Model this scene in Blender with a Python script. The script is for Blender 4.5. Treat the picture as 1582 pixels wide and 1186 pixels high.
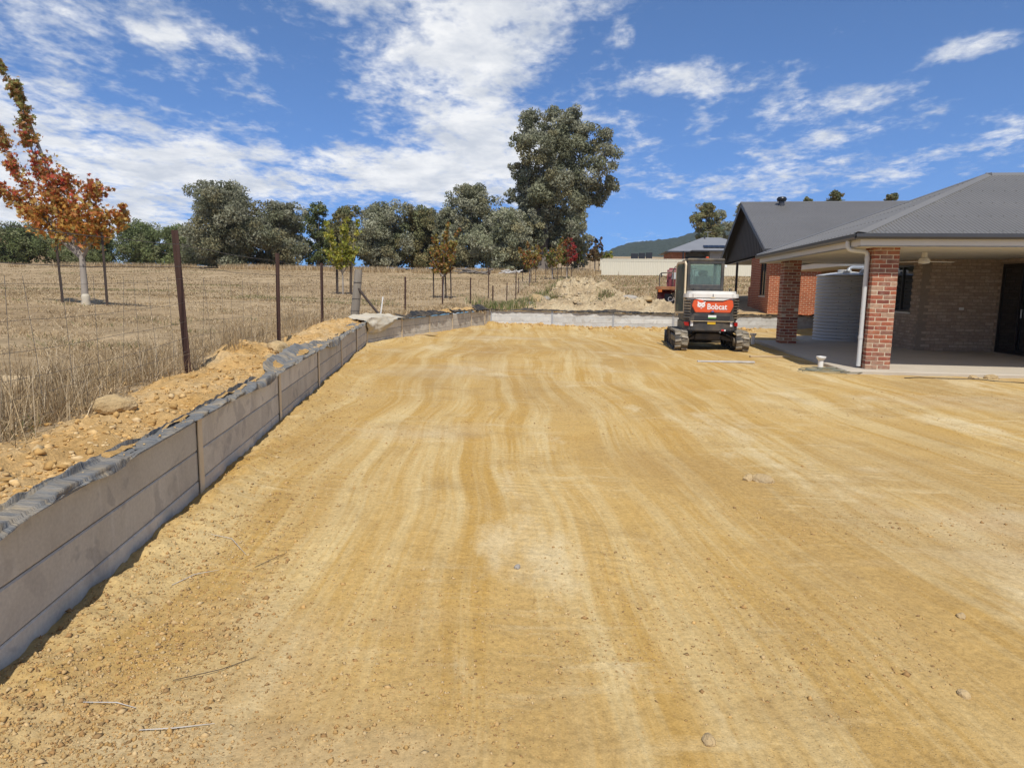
import bpy, bmesh, math, random
import numpy as np
from mathutils import Vector, Matrix, Euler
R = math.radians
random.seed(7); rng = np.random.default_rng(7)
for o in list(bpy.data.objects): bpy.data.objects.remove(o)
sc = bpy.context.scene
col = sc.collection

# ------------------------------------------------------------------ camera
cam_data = bpy.data.cameras.new('camera'); cam = bpy.data.objects.new('camera', cam_data); col.objects.link(cam)
cam_data.sensor_width = 36; cam_data.lens = 36*1050/1582
cam_data.clip_start = .05; cam_data.clip_end = 9000
cam.matrix_world = Matrix.Translation((0, 0, 1.5)) @ Matrix.Rotation(math.pi/2-R(8), 4, 'X') @ Matrix.Rotation(R(.75), 4, 'Z')
sc.camera = cam

# ------------------------------------------------------------------ sky, sun, exposure
SUN_EL, SUN_AZ = R(57), R(173.5)          # sun stands high behind the camera, a little to the right
world = bpy.data.worlds.new('World'); sc.world = world; world.use_nodes = True
def make_world():
    nt = world.node_tree; N = nt.nodes; L = nt.links; N.clear()
    out = N.new('ShaderNodeOutputWorld')
    sky = N.new('ShaderNodeTexSky'); sky.sky_type = 'NISHITA'; sky.sun_disc = False
    sky.sun_elevation = SUN_EL; sky.sun_rotation = SUN_AZ
    sky.air_density = 1.0; sky.dust_density = .0; sky.ozone_density = 1.6; sky.altitude = 1500
    hs = N.new('ShaderNodeHueSaturation'); hs.inputs['Saturation'].default_value = 1.08; hs.inputs['Value'].default_value = 1.0
    def vm(op, a, b):
        n = N.new('ShaderNodeVectorMath'); n.operation = op
        for i, v in enumerate((a, b)):
            if isinstance(v, tuple): n.inputs[i].default_value = v
            else: L.new(v, n.inputs[i])
        return n.outputs[0]
    soft = vm('DIVIDE', sky.outputs[0], vm('ADD', vm('MULTIPLY', sky.outputs[0], (.47, .175, .032)), (1, 1, 1)))   # clear dry air: less white near the horizon
    L.new(soft, hs.inputs['Color'])
    bg = N.new('ShaderNodeBackground'); bg.inputs[1].default_value = .13
    L.new(hs.outputs[0], bg.inputs[0])
    tc = N.new('ShaderNodeTexCoord')
    sep = N.new('ShaderNodeSeparateXYZ'); L.new(tc.outputs['Generated'], sep.inputs[0])
    def m(op, a, b=None, c=None, clamp=False):
        n = N.new('ShaderNodeMath'); n.operation = op; n.use_clamp = clamp
        for i, v in enumerate((a, b, c)):
            if v is None: continue
            if isinstance(v, (int, float)): n.inputs[i].default_value = v
            else: L.new(v, n.inputs[i])
        return n.outputs[0]
    az = m('ARCTAN2', sep.outputs[0], sep.outputs[1])
    el = m('ARCSINE', sep.outputs[2])
    ang = N.new('ShaderNodeCombineXYZ'); L.new(az, ang.inputs[0]); L.new(el, ang.inputs[1])
    # cloud sheet seen in perspective: direction projected on a layer overhead
    zc = m('ADD', m('MAXIMUM', sep.outputs[2], 0.0), .14)
    px = m('DIVIDE', sep.outputs[0], zc); py = m('DIVIDE', sep.outputs[1], zc)
    lay = N.new('ShaderNodeCombineXYZ'); L.new(px, lay.inputs[0]); L.new(py, lay.inputs[1])
    def noise(scale, det, rough, off=(0,0,0), sx=1, sy=1, rot=0, dist=0.0):
        mp = N.new('ShaderNodeMapping'); L.new(lay.outputs[0], mp.inputs[0])
        mp.inputs['Location'].default_value = off; mp.inputs['Scale'].default_value = (sx, sy, 1); mp.inputs['Rotation'].default_value = (0,0,rot)
        n = N.new('ShaderNodeTexNoise'); L.new(mp.outputs[0], n.inputs['Vector'])
        n.inputs['Scale'].default_value = scale; n.inputs['Detail'].default_value = det; n.inputs['Roughness'].default_value = rough; n.inputs['Distortion'].default_value = dist
        return n.outputs[0]
    n1 = noise(1.3, 4, .6, (3.1, 1.7, 0), 1, .8, R(-20), .15)
    n2 = noise(6., 4, .62, (1, 9, 0), 1, .7, R(-30), .25)
    n3 = noise(22., 4, .62, (5, 2, 0), 1, .8, R(15), .2)
    blobs = [ # azimuth, elevation, half widths, turn, amount: where the cloud banks stand
        (-.11, .40, .31, .08, R(-4), .53), (.10, .44, .16, .05, R(0), .38), (-.33, .43, .16, .05, R(-25), .30),
        (-.08, .31, .18, .10, R(10), .57), (-.05, .22, .17, .10, R(0), .60), (-.13, .15, .22, .055, R(0), .52),
        (-.70, .20, .26, .08, R(-9), .56), (-.46, .155, .30, .065, R(-11), .56), (-.66, .09, .42, .08, 0, .58),
        (-.78, .38, .26, .06, R(-18), .24), (-.46, .295, .055, .02, R(-8), .42), (-.37, .29, .09, .03, R(-20), .26),
        (.24, .278, .22, .030, R(-2), .36), (.44, .235, .11, .028, R(4), .32), (.56, .282, .06, .020, R(4), .36), (.42, .195, .12, .02, R(8), .34),
        (.68, .19, .18, .034, R(6), .28), (.32, .145, .26, .024, R(3), .27), (.44, .41, .05, .02, 0, .34), (.76, .31, .08, .02, R(5), .26), (.60, .46, .10, .02, 0, .2)]
    acc = None
    for (a, e, wx, wy, r, amp) in blobs:
        mp = N.new('ShaderNodeMapping'); mp.vector_type = 'TEXTURE'; L.new(ang.outputs[0], mp.inputs[0])
        mp.inputs['Location'].default_value = (a, e, 0); mp.inputs['Rotation'].default_value = (0,0,r); mp.inputs['Scale'].default_value = (wx*1.25, wy*1.35, 1)
        ln = N.new('ShaderNodeVectorMath'); ln.operation = 'LENGTH'; L.new(mp.outputs[0], ln.inputs[0])
        mr = N.new('ShaderNodeMapRange'); mr.interpolation_type = 'SMOOTHSTEP'; L.new(ln.outputs['Value'], mr.inputs[0])
        mr.inputs[1].default_value = 0; mr.inputs[2].default_value = 1.0; mr.inputs[3].default_value = amp; mr.inputs[4].default_value = 0
        acc = mr.outputs[0] if acc is None else m('MAXIMUM', m('MULTIPLY', m('ADD', acc, mr.outputs[0]), .62), m('MAXIMUM', acc, mr.outputs[0]))
    cen = lambda n, k: m('MULTIPLY', m('SUBTRACT', n, .5), k)
    dens = m('ADD', m('ADD', m('ADD', cen(n1, 1.15), cen(n2, 1.0)), cen(n3, .5)), acc)
    # away from the banks listed above the sheet keeps the same broken cover
    back = N.new('ShaderNodeMapRange'); L.new(sep.outputs[1], back.inputs[0]); back.inputs[1].default_value = .45; back.inputs[2].default_value = -.1; back.inputs[3].default_value = 0; back.inputs[4].default_value = .2
    dens = m('ADD', dens, back.outputs[0])
    mk = N.new('ShaderNodeMapRange'); mk.interpolation_type = 'SMOOTHSTEP'; L.new(dens, mk.inputs[0])
    mk.inputs[1].default_value = .04; mk.inputs[2].default_value = .52; mk.inputs[3].default_value = 0; mk.inputs[4].default_value = .97
    sh = N.new('ShaderNodeValToRGB'); sh.color_ramp.elements[0].position = .36; sh.color_ramp.elements[1].position = .62
    sh.color_ramp.elements[0].color = (.60, .64, .71, 1); sh.color_ramp.elements[1].color = (.92, .925, .93, 1)
    L.new(noise(4.2, 5, .6, (7, 4, 0), 1, .9, 0, .2), sh.inputs[0])
    bc = N.new('ShaderNodeBackground'); bc.inputs[1].default_value = 1.0; L.new(sh.outputs[0], bc.inputs[0])
    mx = N.new('ShaderNodeMixShader'); L.new(mk.outputs[0], mx.inputs[0]); L.new(bg.outputs[0], mx.inputs[1]); L.new(bc.outputs[0], mx.inputs[2])
    L.new(mx.outputs[0], out.inputs[0])
make_world()
sun_data = bpy.data.lights.new('sun', 'SUN'); sun = bpy.data.objects.new('sun', sun_data); col.objects.link(sun)
sun_data.energy = 4.2; sun_data.angle = R(.53); sun_data.color = (1, .955, .88)
sun.rotation_euler = Vector((-math.sin(SUN_AZ)*math.cos(SUN_EL), -math.cos(SUN_AZ)*math.cos(SUN_EL), -math.sin(SUN_EL))).to_track_quat('-Z', 'Y').to_euler()
sun.location = (0, -20, 40)
sc.view_settings.view_transform = 'Standard'; sc.view_settings.look = 'None'; sc.view_settings.exposure = .1; sc.view_settings.gamma = 1
sc.view_settings.use_curve_mapping = False

# ------------------------------------------------------------------ tags and builders
def tag(o, label=None, cat=None, group=None, kind=None):
    if label: o['label'] = label
    if cat: o['category'] = cat
    if group: o['group'] = group
    if kind: o['kind'] = kind
    return o
def empty(name, loc=(0,0,0), rz=0, label=None, cat=None, group=None, rot=None):
    o = bpy.data.objects.new(name, None); col.objects.link(o); o.location = loc
    o.rotation_euler = rot if rot else (0, 0, rz); o.empty_display_size = .2
    return tag(o, label, cat, group)
def link(name, me, parent=None, loc=None, rot=None, scale=None):
    o = bpy.data.objects.new(name, me); col.objects.link(o)
    if parent: o.parent = parent
    if loc is not None: o.location = loc
    if rot is not None: o.rotation_euler = rot
    if scale is not None: o.scale = scale
    return o
class MB:
    def __init__(s): s.v = []; s.f = []
    def add(s, vs, fs, M=None):
        b = len(s.v)
        s.v += [tuple(M @ Vector(p)) if M else tuple(p) for p in vs]
        s.f += [tuple(b+i for i in f) for f in fs]; return s
    def box(s, c, d, rz=0, M=None):
        x, y, z = d[0]/2, d[1]/2, d[2]/2
        vs = [(a*x, b*y, e*z) for e in (-1, 1) for b in (-1, 1) for a in (-1, 1)]
        T = Matrix.Translation(c) @ (M if M else Matrix.Rotation(rz, 4, 'Z'))
        return s.add(vs, [(0,2,3,1),(4,5,7,6),(0,1,5,4),(2,6,7,3),(0,4,6,2),(1,3,7,5)], T)
    def span(s, a, b):
        return s.box([(a[i]+b[i])/2 for i in range(3)], [abs(b[i]-a[i]) for i in range(3)])
    def cbox(s, c, d, ch=.01, rz=0, M=None):       # box with chamfered edges
        bm = bmesh.new(); bmesh.ops.create_cube(bm, size=1)
        bmesh.ops.scale(bm, vec=d, verts=bm.verts)
        bmesh.ops.bevel(bm, geom=list(bm.edges), offset=min(ch, min(d)*.45), segments=1, affect='EDGES')
        bm.verts.index_update()
        T = Matrix.Translation(c) @ (M if M else Matrix.Rotation(rz, 4, 'Z'))
        s.add([v.co.copy() for v in bm.verts], [[v.index for v in f.verts] for f in bm.faces], T); bm.free(); return s
    def cyl(s, p0, p1, r0, r1=None, n=12, caps=True):
        r1 = r0 if r1 is None else r1; p0 = Vector(p0); p1 = Vector(p1)
        q = (p1-p0).to_track_quat('Z', 'Y').to_matrix()
        vs = [p0+q@Vector((math.cos(2*math.pi*i/n)*r0, math.sin(2*math.pi*i/n)*r0, 0)) for i in range(n)]
        vs += [p1+q@Vector((math.cos(2*math.pi*i/n)*r1, math.sin(2*math.pi*i/n)*r1, 0)) for i in range(n)]
        fs = [(i, (i+1) % n, n+(i+1) % n, n+i) for i in range(n)]
        if caps: fs += [tuple(range(n-1, -1, -1)), tuple(range(n, 2*n))]
        return s.add(vs, fs)
    def tube(s, pts, r, n=8, caps=True):
        pts = [Vector(p) for p in pts]; vs = []; fs = []; m = len(pts)
        rr = r if isinstance(r, (list, tuple)) else [r]*m
        ref = None
        for i, p in enumerate(pts):
            t = (pts[min(i+1, m-1)]-pts[max(i-1, 0)]).normalized()
            if ref is None: ref = t.orthogonal().normalized()
            ref = (ref-t*ref.dot(t)).normalized(); b = t.cross(ref)
            vs += [p+(ref*math.cos(2*math.pi*k/n)+b*math.sin(2*math.pi*k/n))*rr[i] for k in range(n)]
        for i in range(m-1):
            for k in range(n): fs.append((i*n+k, i*n+(k+1) % n, (i+1)*n+(k+1) % n, (i+1)*n+k))
        if caps: fs += [tuple(range(n-1, -1, -1)), tuple(range((m-1)*n, m*n))]
        return s.add(vs, fs)
    def prism(s, poly, axis, a, b, M=None):        # polygon in the other two axes, pushed along axis from a to b
        def P(u, v, w): return {'x': (w, u, v), 'y': (u, w, v), 'z': (u, v, w)}[axis]
        n = len(poly)
        vs = [P(u, v, a) for u, v in poly]+[P(u, v, b) for u, v in poly]
        fs = [tuple(range(n-1, -1, -1)), tuple(range(n, 2*n))]+[(i, (i+1) % n, n+(i+1) % n, n+i) for i in range(n)]
        return s.add(vs, fs, M)
    def lathe(s, prof, c=(0,0,0), n=24, caps=True):
        vs = []; fs = []
        for r, z in prof: vs += [(c[0]+r*math.cos(2*math.pi*k/n), c[1]+r*math.sin(2*math.pi*k/n), c[2]+z) for k in range(n)]
        for i in range(len(prof)-1):
            for k in range(n): fs.append((i*n+k, i*n+(k+1) % n, (i+1)*n+(k+1) % n, (i+1)*n+k))
        if caps: fs += [tuple(range(n-1, -1, -1)), tuple(range((len(prof)-1)*n, len(prof)*n))]
        return s.add(vs, fs)
    def mesh(s, name, mat=None, smooth=False):
        me = bpy.data.meshes.new(name); me.from_pydata([tuple(v) for v in s.v], [], s.f)
        bm = bmesh.new(); bm.from_mesh(me); bmesh.ops.recalc_face_normals(bm, faces=bm.faces); bm.to_mesh(me); bm.free()
        if mat: me.materials.append(mat)
        if smooth: shade(me, smooth)
        return me
    def build(s, name, mat, parent=None, smooth=False, loc=None, rot=None):
        return link(name, s.mesh(name, mat, smooth), parent, loc, rot)
def shade(me, ang=40):
    ang = 40 if ang is True else ang
    me.polygons.foreach_set('use_smooth', [True]*len(me.polygons)); me.update()
    try: me.set_sharp_from_angle(angle=R(ang))
    except Exception: pass
def np_mesh(name, V, F, mat, smooth=False, attrs=None):
    """V (n,3); F (m,3) or (m,4) index array; attrs {name: per-vertex float or colour}"""
    me = bpy.data.meshes.new(name); V = np.asarray(V, np.float32); F = np.asarray(F, np.int32)
    k = F.shape[1]
    me.vertices.add(len(V)); me.vertices.foreach_set('co', V.ravel())
    me.loops.add(F.size); me.loops.foreach_set('vertex_index', F.ravel())
    me.polygons.add(len(F)); me.polygons.foreach_set('loop_start', np.arange(0, F.size, k, dtype=np.int32))
    if smooth: me.polygons.foreach_set('use_smooth', np.ones(len(F), bool))
    me.update(calc_edges=True)
    for nm, a in (attrs or {}).items():
        a = np.asarray(a, np.float32)
        if a.ndim == 1:
            at = me.attributes.new(nm, 'FLOAT', 'POINT'); at.data.foreach_set('value', a)
        else:
            at = me.attributes.new(nm, 'FLOAT_COLOR', 'POINT'); at.data.foreach_set('color', np.c_[a, np.ones(len(a))].astype(np.float32).ravel())
    me.materials.append(mat); return me
def grid_faces(nr, nc):
    i = np.arange(nr-1)[:, None]*nc+np.arange(nc-1)[None, :]
    return np.stack([i, i+1, i+nc+1, i+nc], -1).reshape(-1, 4)
def _h(ix, iy, s):
    n = (ix.astype(np.int64)*374761393+iy.astype(np.int64)*668265263+s*1442695041) & 0xffffffff
    n = ((n ^ (n >> 13))*1274126177) & 0xffffffff
    return ((n ^ (n >> 16)) & 0xffff)/65535.
def vnoise(x, y, s=0):
    ix = np.floor(x); iy = np.floor(y); fx = x-ix; fy = y-iy
    fx = fx*fx*(3-2*fx); fy = fy*fy*(3-2*fy); ix = ix.astype(np.int64); iy = iy.astype(np.int64)
    return (_h(ix, iy, s)*(1-fx)+_h(ix+1, iy, s)*fx)*(1-fy)+(_h(ix, iy+1, s)*(1-fx)+_h(ix+1, iy+1, s)*fx)*fy
def fbm(x, y, oct=4, s=0, g=.5):
    x = np.asarray(x, float); y = np.asarray(y, float); a = 1.; t = 0; out = 0
    for k in range(oct):
        out = out+a*vnoise(x*2**k+k*17.3, y*2**k-k*9.1, s+k); t += a; a *= g
    return out/t
def sstep(a, b, x): t = np.clip((x-a)/(b-a), 0, 1); return t*t*(3-2*t)

# ------------------------------------------------------------------ materials
def newmat(name):
    m = bpy.data.materials.new(name); m.use_nodes = True
    return m, m.node_tree, m.node_tree.nodes['Principled BSDF']
def nd(nt, typ, **kw):
    n = nt.nodes.new(typ)
    for k, v in kw.items():
        if k.startswith('i_'): n.inputs[k[2:].replace('_', ' ')].default_value = v
        else: setattr(n, k, v)
    return n
def coords(nt, scale=(1,1,1), rot=(0,0,0), kind='Object', loc=(0,0,0)):
    tc = nd(nt, 'ShaderNodeTexCoord'); mp = nd(nt, 'ShaderNodeMapping')
    nt.links.new(tc.outputs[kind], mp.inputs[0]); mp.inputs['Scale'].default_value = scale; mp.inputs['Rotation'].default_value = rot; mp.inputs['Location'].default_value = loc
    return mp.outputs[0]
def ntex(nt, vec, scale, det=5, rough=.55, dist=0):
    n = nd(nt, 'ShaderNodeTexNoise'); nt.links.new(vec, n.inputs['Vector'])
    n.inputs['Scale'].default_value = scale; n.inputs['Detail'].default_value = det; n.inputs['Roughness'].default_value = rough; n.inputs['Distortion'].default_value = dist
    return n.outputs[0]
def ramp(nt, fac, stops, interp='LINEAR'):
    r = nd(nt, 'ShaderNodeValToRGB'); r.color_ramp.interpolation = interp; e = r.color_ramp.elements
    while len(e) < len(stops): e.new(.5)
    for k, (p, c) in enumerate(stops):
        e[k].position = p; e[k].color = (c, c, c, 1) if isinstance(c, (int, float)) else (*c[:3], 1)
    nt.links.new(fac, r.inputs[0]); return r.outputs[0]
def mixc(nt, fac, a, b, mode='MIX'):
    n = nd(nt, 'ShaderNodeMix', data_type='RGBA', blend_type=mode)
    for sock, v in ((n.inputs[0], fac), (n.inputs[6], a), (n.inputs[7], b)):
        if isinstance(v, (int, float)): sock.default_value = v
        elif isinstance(v, tuple): sock.default_value = (*v[:3], 1)
        else: nt.links.new(v, sock)
    return n.outputs[2]
def mth(nt, op, a, b=0., clamp=False):
    n = nd(nt, 'ShaderNodeMath', operation=op, use_clamp=clamp)
    for i, v in enumerate((a, b)):
        if isinstance(v, (int, float)): n.inputs[i].default_value = v
        else: nt.links.new(v, n.inputs[i])
    return n.outputs[0]
def bump(nt, bsdf, height, strength=.3, dist=.01, prev=None):
    b = nd(nt, 'ShaderNodeBump'); b.inputs['Strength'].default_value = strength; b.inputs['Distance'].default_value = dist
    nt.links.new(height, b.inputs['Height'])
    if prev is not None: nt.links.new(prev, b.inputs['Normal'])
    nt.links.new(b.outputs[0], bsdf.inputs['Normal']); return b.outputs[0]
def simple(name, c1, c2=None, scale=6, rough=.6, metal=0, bscale=None, bstr=.2, bdist=.004, spec=.5, stretch=(1,1,1), rnd=0, dust=None, kind='Object', dscale=2.5):
    m, nt, p = newmat(name)
    c2 = c2 or tuple(x*.75 for x in c1); v = coords(nt, stretch, kind=kind)
    f = ntex(nt, v, scale, 6, .6)
    c = ramp(nt, f, [(.3, c1), (.7, c2)])
    if rnd:
        oi = nd(nt, 'ShaderNodeObjectInfo'); hs = nd(nt, 'ShaderNodeHueSaturation'); nt.links.new(c, hs.inputs['Color'])
        nt.links.new(mth(nt, 'ADD', mth(nt, 'MULTIPLY', oi.outputs['Random'], 2*rnd), 1-rnd), hs.inputs['Value']); c = hs.outputs[0]
    if dust:
        dn = ntex(nt, v, dscale, 7, .65); c = mixc(nt, ramp(nt, dn, [(.45, 0.), (.72, dust[1])]), c, dust[0])
    nt.links.new(c, p.inputs['Base Color'])
    p.inputs['Roughness'].default_value = rough; p.inputs['Metallic'].default_value = metal; p.inputs['Specular IOR Level'].default_value = spec
    if bscale: bump(nt, p, ntex(nt, v, bscale, 5, .6), bstr, bdist)
    return m
def glassy(name, c=(.02,.025,.03), rough=.06, alpha=None):
    m, nt, p = newmat(name)
    p.inputs['Base Color'].default_value = (*c, 1); p.inputs['Roughness'].default_value = rough; p.inputs['Specular IOR Level'].default_value = .6
    if alpha is not None:
        p.inputs['Transmission Weight'].default_value = alpha; p.inputs['IOR'].default_value = 1.05
    return m
M = {}
def dirt_mat(name):
    m, nt, p = newmat(name)
    v = coords(nt)
    big = ntex(nt, v, .35, 5, .6, .4)
    c = ramp(nt, big, [(.30, (.44,.257,.074)), (.46, (.495,.318,.106)), (.60, (.51,.34,.128)), (.72, (.545,.39,.175))])
    warp = nd(nt, 'ShaderNodeVectorMath', operation='MULTIPLY_ADD'); wn = nd(nt, 'ShaderNodeTexNoise'); nt.links.new(v, wn.inputs['Vector']); wn.inputs['Scale'].default_value = .13
    nt.links.new(wn.outputs['Color'], warp.inputs[0]); warp.inputs[1].default_value = (1.9, .6, 0); nt.links.new(v, warp.inputs[2])
    def mapped(scale, rz, loc=(0,0,0)):
        mp = nd(nt, 'ShaderNodeMapping'); nt.links.new(warp.outputs[0], mp.inputs[0]); mp.inputs['Scale'].default_value = scale; mp.inputs['Rotation'].default_value = (0,0,rz); mp.inputs['Location'].default_value = loc
        return mp.outputs[0]
    # long machine passes, pale where the blade polished the clay
    st = ntex(nt, mapped((1.7, .07, 1), R(6)), 1.6, 8, .72)
    c = mixc(nt, ramp(nt, st, [(.46, 0.), (.59, .8)]), c, (.60,.455,.22))
    st2 = ntex(nt, mapped((3.4, .10, 1), R(11), (5,3,0)), 1.4, 7, .68)
    c = mixc(nt, ramp(nt, st2, [(.51, 0.), (.61, .72)]), c, (.44,.26,.064))
    brown = ntex(nt, mapped((.5, .22, 1), R(9), (4,6,0)), .75, 6, .62)
    c = mixc(nt, ramp(nt, brown, [(.46, 0.), (.62, .52)]), c, (.37,.24,.095))
    # scraped cross marks with hard ends
    cr = ntex(nt, mapped((.55, 4.2, 1), R(-4), (2,8,0)), 1.5, 7, .7); msk = ntex(nt, v, .55, 5, .65)
    c = mixc(nt, mth(nt, 'MULTIPLY', ramp(nt, cr, [(.52, 0.), (.62, 1.)]), ramp(nt, msk, [(.48, 0.), (.58, .5)])), c, (.62,.485,.26))
    pale = ntex(nt, mapped((.9, .35, 1), R(8), (1,2,0)), .9, 7, .66)
    c = mixc(nt, ramp(nt, pale, [(.575, 0.), (.66, .62)]), c, (.63,.51,.30))
    gpn = ntex(nt, mapped((.3, .5, 1), 0, (9,2,0)), .8, 5, .6)
    c = mixc(nt, ramp(nt, gpn, [(.55, 0.), (.70, .55)]), c, (.52,.42,.27))
    damp = ntex(nt, v, 1.4, 8, .72)
    c = mixc(nt, ramp(nt, damp, [(.52, 0.), (.68, .5)]), c, (.32,.205,.08))
    fine = ntex(nt, v, 38, 7, .75); fine2 = ntex(nt, v, 150, 4, .7)
    c = mixc(nt, 1., c, ramp(nt, fine, [(.30, .70), (.5, .99), (.70, 1.2)]), 'MULTIPLY')
    c = mixc(nt, .8, c, ramp(nt, fine2, [(.32, .82), (.5, 1.0), (.68, 1.14)]), 'MULTIPLY')
    vo = nd(nt, 'ShaderNodeTexVoronoi'); nt.links.new(v, vo.inputs['Vector']); vo.inputs['Scale'].default_value = 70
    grit = ramp(nt, vo.outputs['Distance'], [(.08, 1.), (.30, 0.)]); gm = ramp(nt, ntex(nt, v, 1.1, 6, .65), [(.42, .05), (.62, .95)])
    gritm = mth(nt, 'MULTIPLY', grit, gm)
    c = mixc(nt, mth(nt, 'MULTIPLY', gritm, .5), c, ramp(nt, vo.outputs['Color'], [(.3, (.30,.20,.09)), (.7, (.60,.47,.29))]))
    nt.links.new(c, p.inputs['Base Color'])
    p.inputs['Roughness'].default_value = .95; p.inputs['Specular IOR Level'].default_value = .15
    # prints of rubber tracks across the passes
    wv = nd(nt, 'ShaderNodeTexWave', bands_direction='Y'); nt.links.new(mapped((1, 1, 1), R(8)), wv.inputs['Vector']); wv.inputs['Scale'].default_value = 3.4; wv.inputs['Distortion'].default_value = 2.2; wv.inputs['Detail'].default_value = 3; wv.inputs['Detail Scale'].default_value = 2.5
    pm = mth(nt, 'MULTIPLY', ramp(nt, ntex(nt, mapped((2.0, .12, 1), R(8), (3,1,0)), 1.2, 4, .5), [(.50, 0.), (.58, 1.)]), ramp(nt, ntex(nt, v, .8, 4, .6), [(.45, 0.), (.58, 1.)]))
    b0 = bump(nt, p, ntex(nt, mapped((4.0, .3, 1), R(7)), 2.2, 6, .6), .4, .02)
    b1 = bump(nt, p, mth(nt, 'MULTIPLY', wv.outputs['Fac'], pm), .3, .018, b0)
    b2 = bump(nt, p, ntex(nt, v, 26, 8, .75), .6, .014, b1)
    bump(nt, p, gritm, .5, .007, b2)
    return m
M['dirt'] = dirt_mat('compacted dirt')
def paddock_mat():
    m, nt, p = newmat('dry paddock')
    v = coords(nt)
    a = ntex(nt, v, .12, 6, .6); f = ntex(nt, v, 9, 8, .75); g = ntex(nt, coords(nt, (1, .35, 1)), 2.2, 7, .7)
    c = ramp(nt, a, [(.32, (.29,.205,.115)), (.5, (.37,.27,.155)), (.7, (.43,.325,.195))])
    c = mixc(nt, .75, c, ramp(nt, g, [(.3, .62), (.7, 1.3)]), 'MULTIPLY')
    c = mixc(nt, .9, c, ramp(nt, f, [(.28, .5), (.72, 1.45)]), 'MULTIPLY')
    c = mixc(nt, ramp(nt, ntex(nt, coords(nt, (.35, 1.6, 1)), .16, 4, .6), [(.64, 0.), (.74, .4)]), c, (.20,.19,.075))
    d = dirt = ntex(nt, v, 1.6, 7, .65)
    at = nd(nt, 'ShaderNodeAttribute', attribute_name='soil')
    sc_ = ramp(nt, dirt, [(.3, (.46,.27,.09)), (.5, (.56,.36,.15)), (.7, (.58,.43,.24))])
    sc_ = mixc(nt, .8, sc_, ramp(nt, ntex(nt, v, 22, 7, .72), [(.3, .6), (.7, 1.3)]), 'MULTIPLY')
    fac = ramp(nt, mth(nt, 'ADD', at.outputs['Fac'], mth(nt, 'MULTIPLY', mth(nt, 'SUBTRACT', ntex(nt, v, 3.2, 6, .65), .5), 1.1)), [(.40, 0.), (.60, 1.)])
    c = mixc(nt, fac, c, sc_)
    nt.links.new(c, p.inputs['Base Color']); p.inputs['Roughness'].default_value = .95; p.inputs['Specular IOR Level'].default_value = .1
    b0 = bump(nt, p, ntex(nt, v, 5, 8, .72), .8, .05); bump(nt, p, ntex(nt, v, 30, 6, .7), .7, .02, b0)
    return m
M['paddock'] = paddock_mat()
def sleeper_mat(name='concrete sleeper', k=(1, 1, 1)):
    m, nt, p = newmat(name)
    oi = nd(nt, 'ShaderNodeObjectInfo'); v0 = coords(nt)
    ad = nd(nt, 'ShaderNodeVectorMath', operation='ADD'); nt.links.new(v0, ad.inputs[0])
    sc3 = nd(nt, 'ShaderNodeVectorMath', operation='SCALE'); nt.links.new(oi.outputs['Location'], sc3.inputs[0]); sc3.inputs['Scale'].default_value = 3.7; nt.links.new(sc3.outputs[0], ad.inputs[1])
    v = ad.outputs[0]
    c = ramp(nt, ntex(nt, v, 1.7, 6, .6, .6), [(a, tuple(x*y for x, y in zip(c_, k))) for a, c_ in [(.3, (.50,.45,.365)), (.52, (.59,.54,.445)), (.72, (.67,.62,.52))]])
    c = mixc(nt, ramp(nt, ntex(nt, v, 2.6, 2, .4, .2), [(.60, 0.), (.63, .4)]), c, (.44,.40,.34))
    c = mixc(nt, ramp(nt, ntex(nt, v, 5., 7, .7), [(.55, 0.), (.75, .4)]), c, (.55,.52,.47))
    sv = nd(nt, 'ShaderNodeMapping'); nt.links.new(v, sv.inputs[0]); sv.inputs['Scale'].default_value = (7, 7, .8)
    c = mixc(nt, ramp(nt, ntex(nt, sv.outputs[0], 1.6, 5, .6), [(.56, 0.), (.70, .4)]), c, (.70,.66,.58))
    c = mixc(nt, ramp(nt, ntex(nt, v, 3.4, 3, .5, 1.2), [(.57, 0.), (.64, .5)]), c, (.36,.33,.29))
    c = mixc(nt, .5, c, ramp(nt, ntex(nt, v, 60, 5, .7), [(.3, .8), (.7, 1.2)]), 'MULTIPLY')
    hs = nd(nt, 'ShaderNodeHueSaturation'); nt.links.new(c, hs.inputs['Color'])
    nt.links.new(mth(nt, 'ADD', mth(nt, 'MULTIPLY', oi.outputs['Random'], .26), .86), hs.inputs['Value'])
    nt.links.new(hs.outputs[0], p.inputs['Base Color']); p.inputs['Roughness'].default_value = .85; p.inputs['Specular IOR Level'].default_value = .25
    bump(nt, p, ntex(nt, v, 45, 5, .6), .18, .004)
    return m
M['sleeper'] = sleeper_mat(); M['sleeper_new'] = sleeper_mat('fresh pale concrete sleeper', (.92, 1.0, 1.15))
M['galv'] = simple('dusty galvanised steel', (.70,.58,.40), (.62,.50,.33), 5, .7, 0., dust=((.66,.48,.24), .7))
M['galv_clean'] = simple('galvanised steel', (.50,.52,.54), (.42,.44,.46), 5, .45, .5)
M['fabric'] = simple('grey filter fabric', (.13,.135,.135), (.21,.21,.205), 2, .9, bscale=3.2, bstr=.9, bdist=.03, spec=.2, dust=((.46,.35,.20), .8), dscale=.9, stretch=(2, 11, 2))
M['fabric_light'] = simple('pale dusty filter fabric', (.56,.50,.39), (.42,.385,.31), 2.2, .9, bscale=60, bstr=.35, bdist=.004, spec=.2, dust=((.60,.48,.29), .6))
M['plastic_black'] = simple('black plastic film', (.022,.022,.022), (.04,.04,.04), 3, .8, bscale=9, bstr=.4, bdist=.02, spec=.2, dust=((.3,.22,.13), .5))
M['picket'] = simple('rust brown star picket', (.060,.032,.024), (.085,.042,.030), 9, .75, .2, bscale=60)
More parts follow.
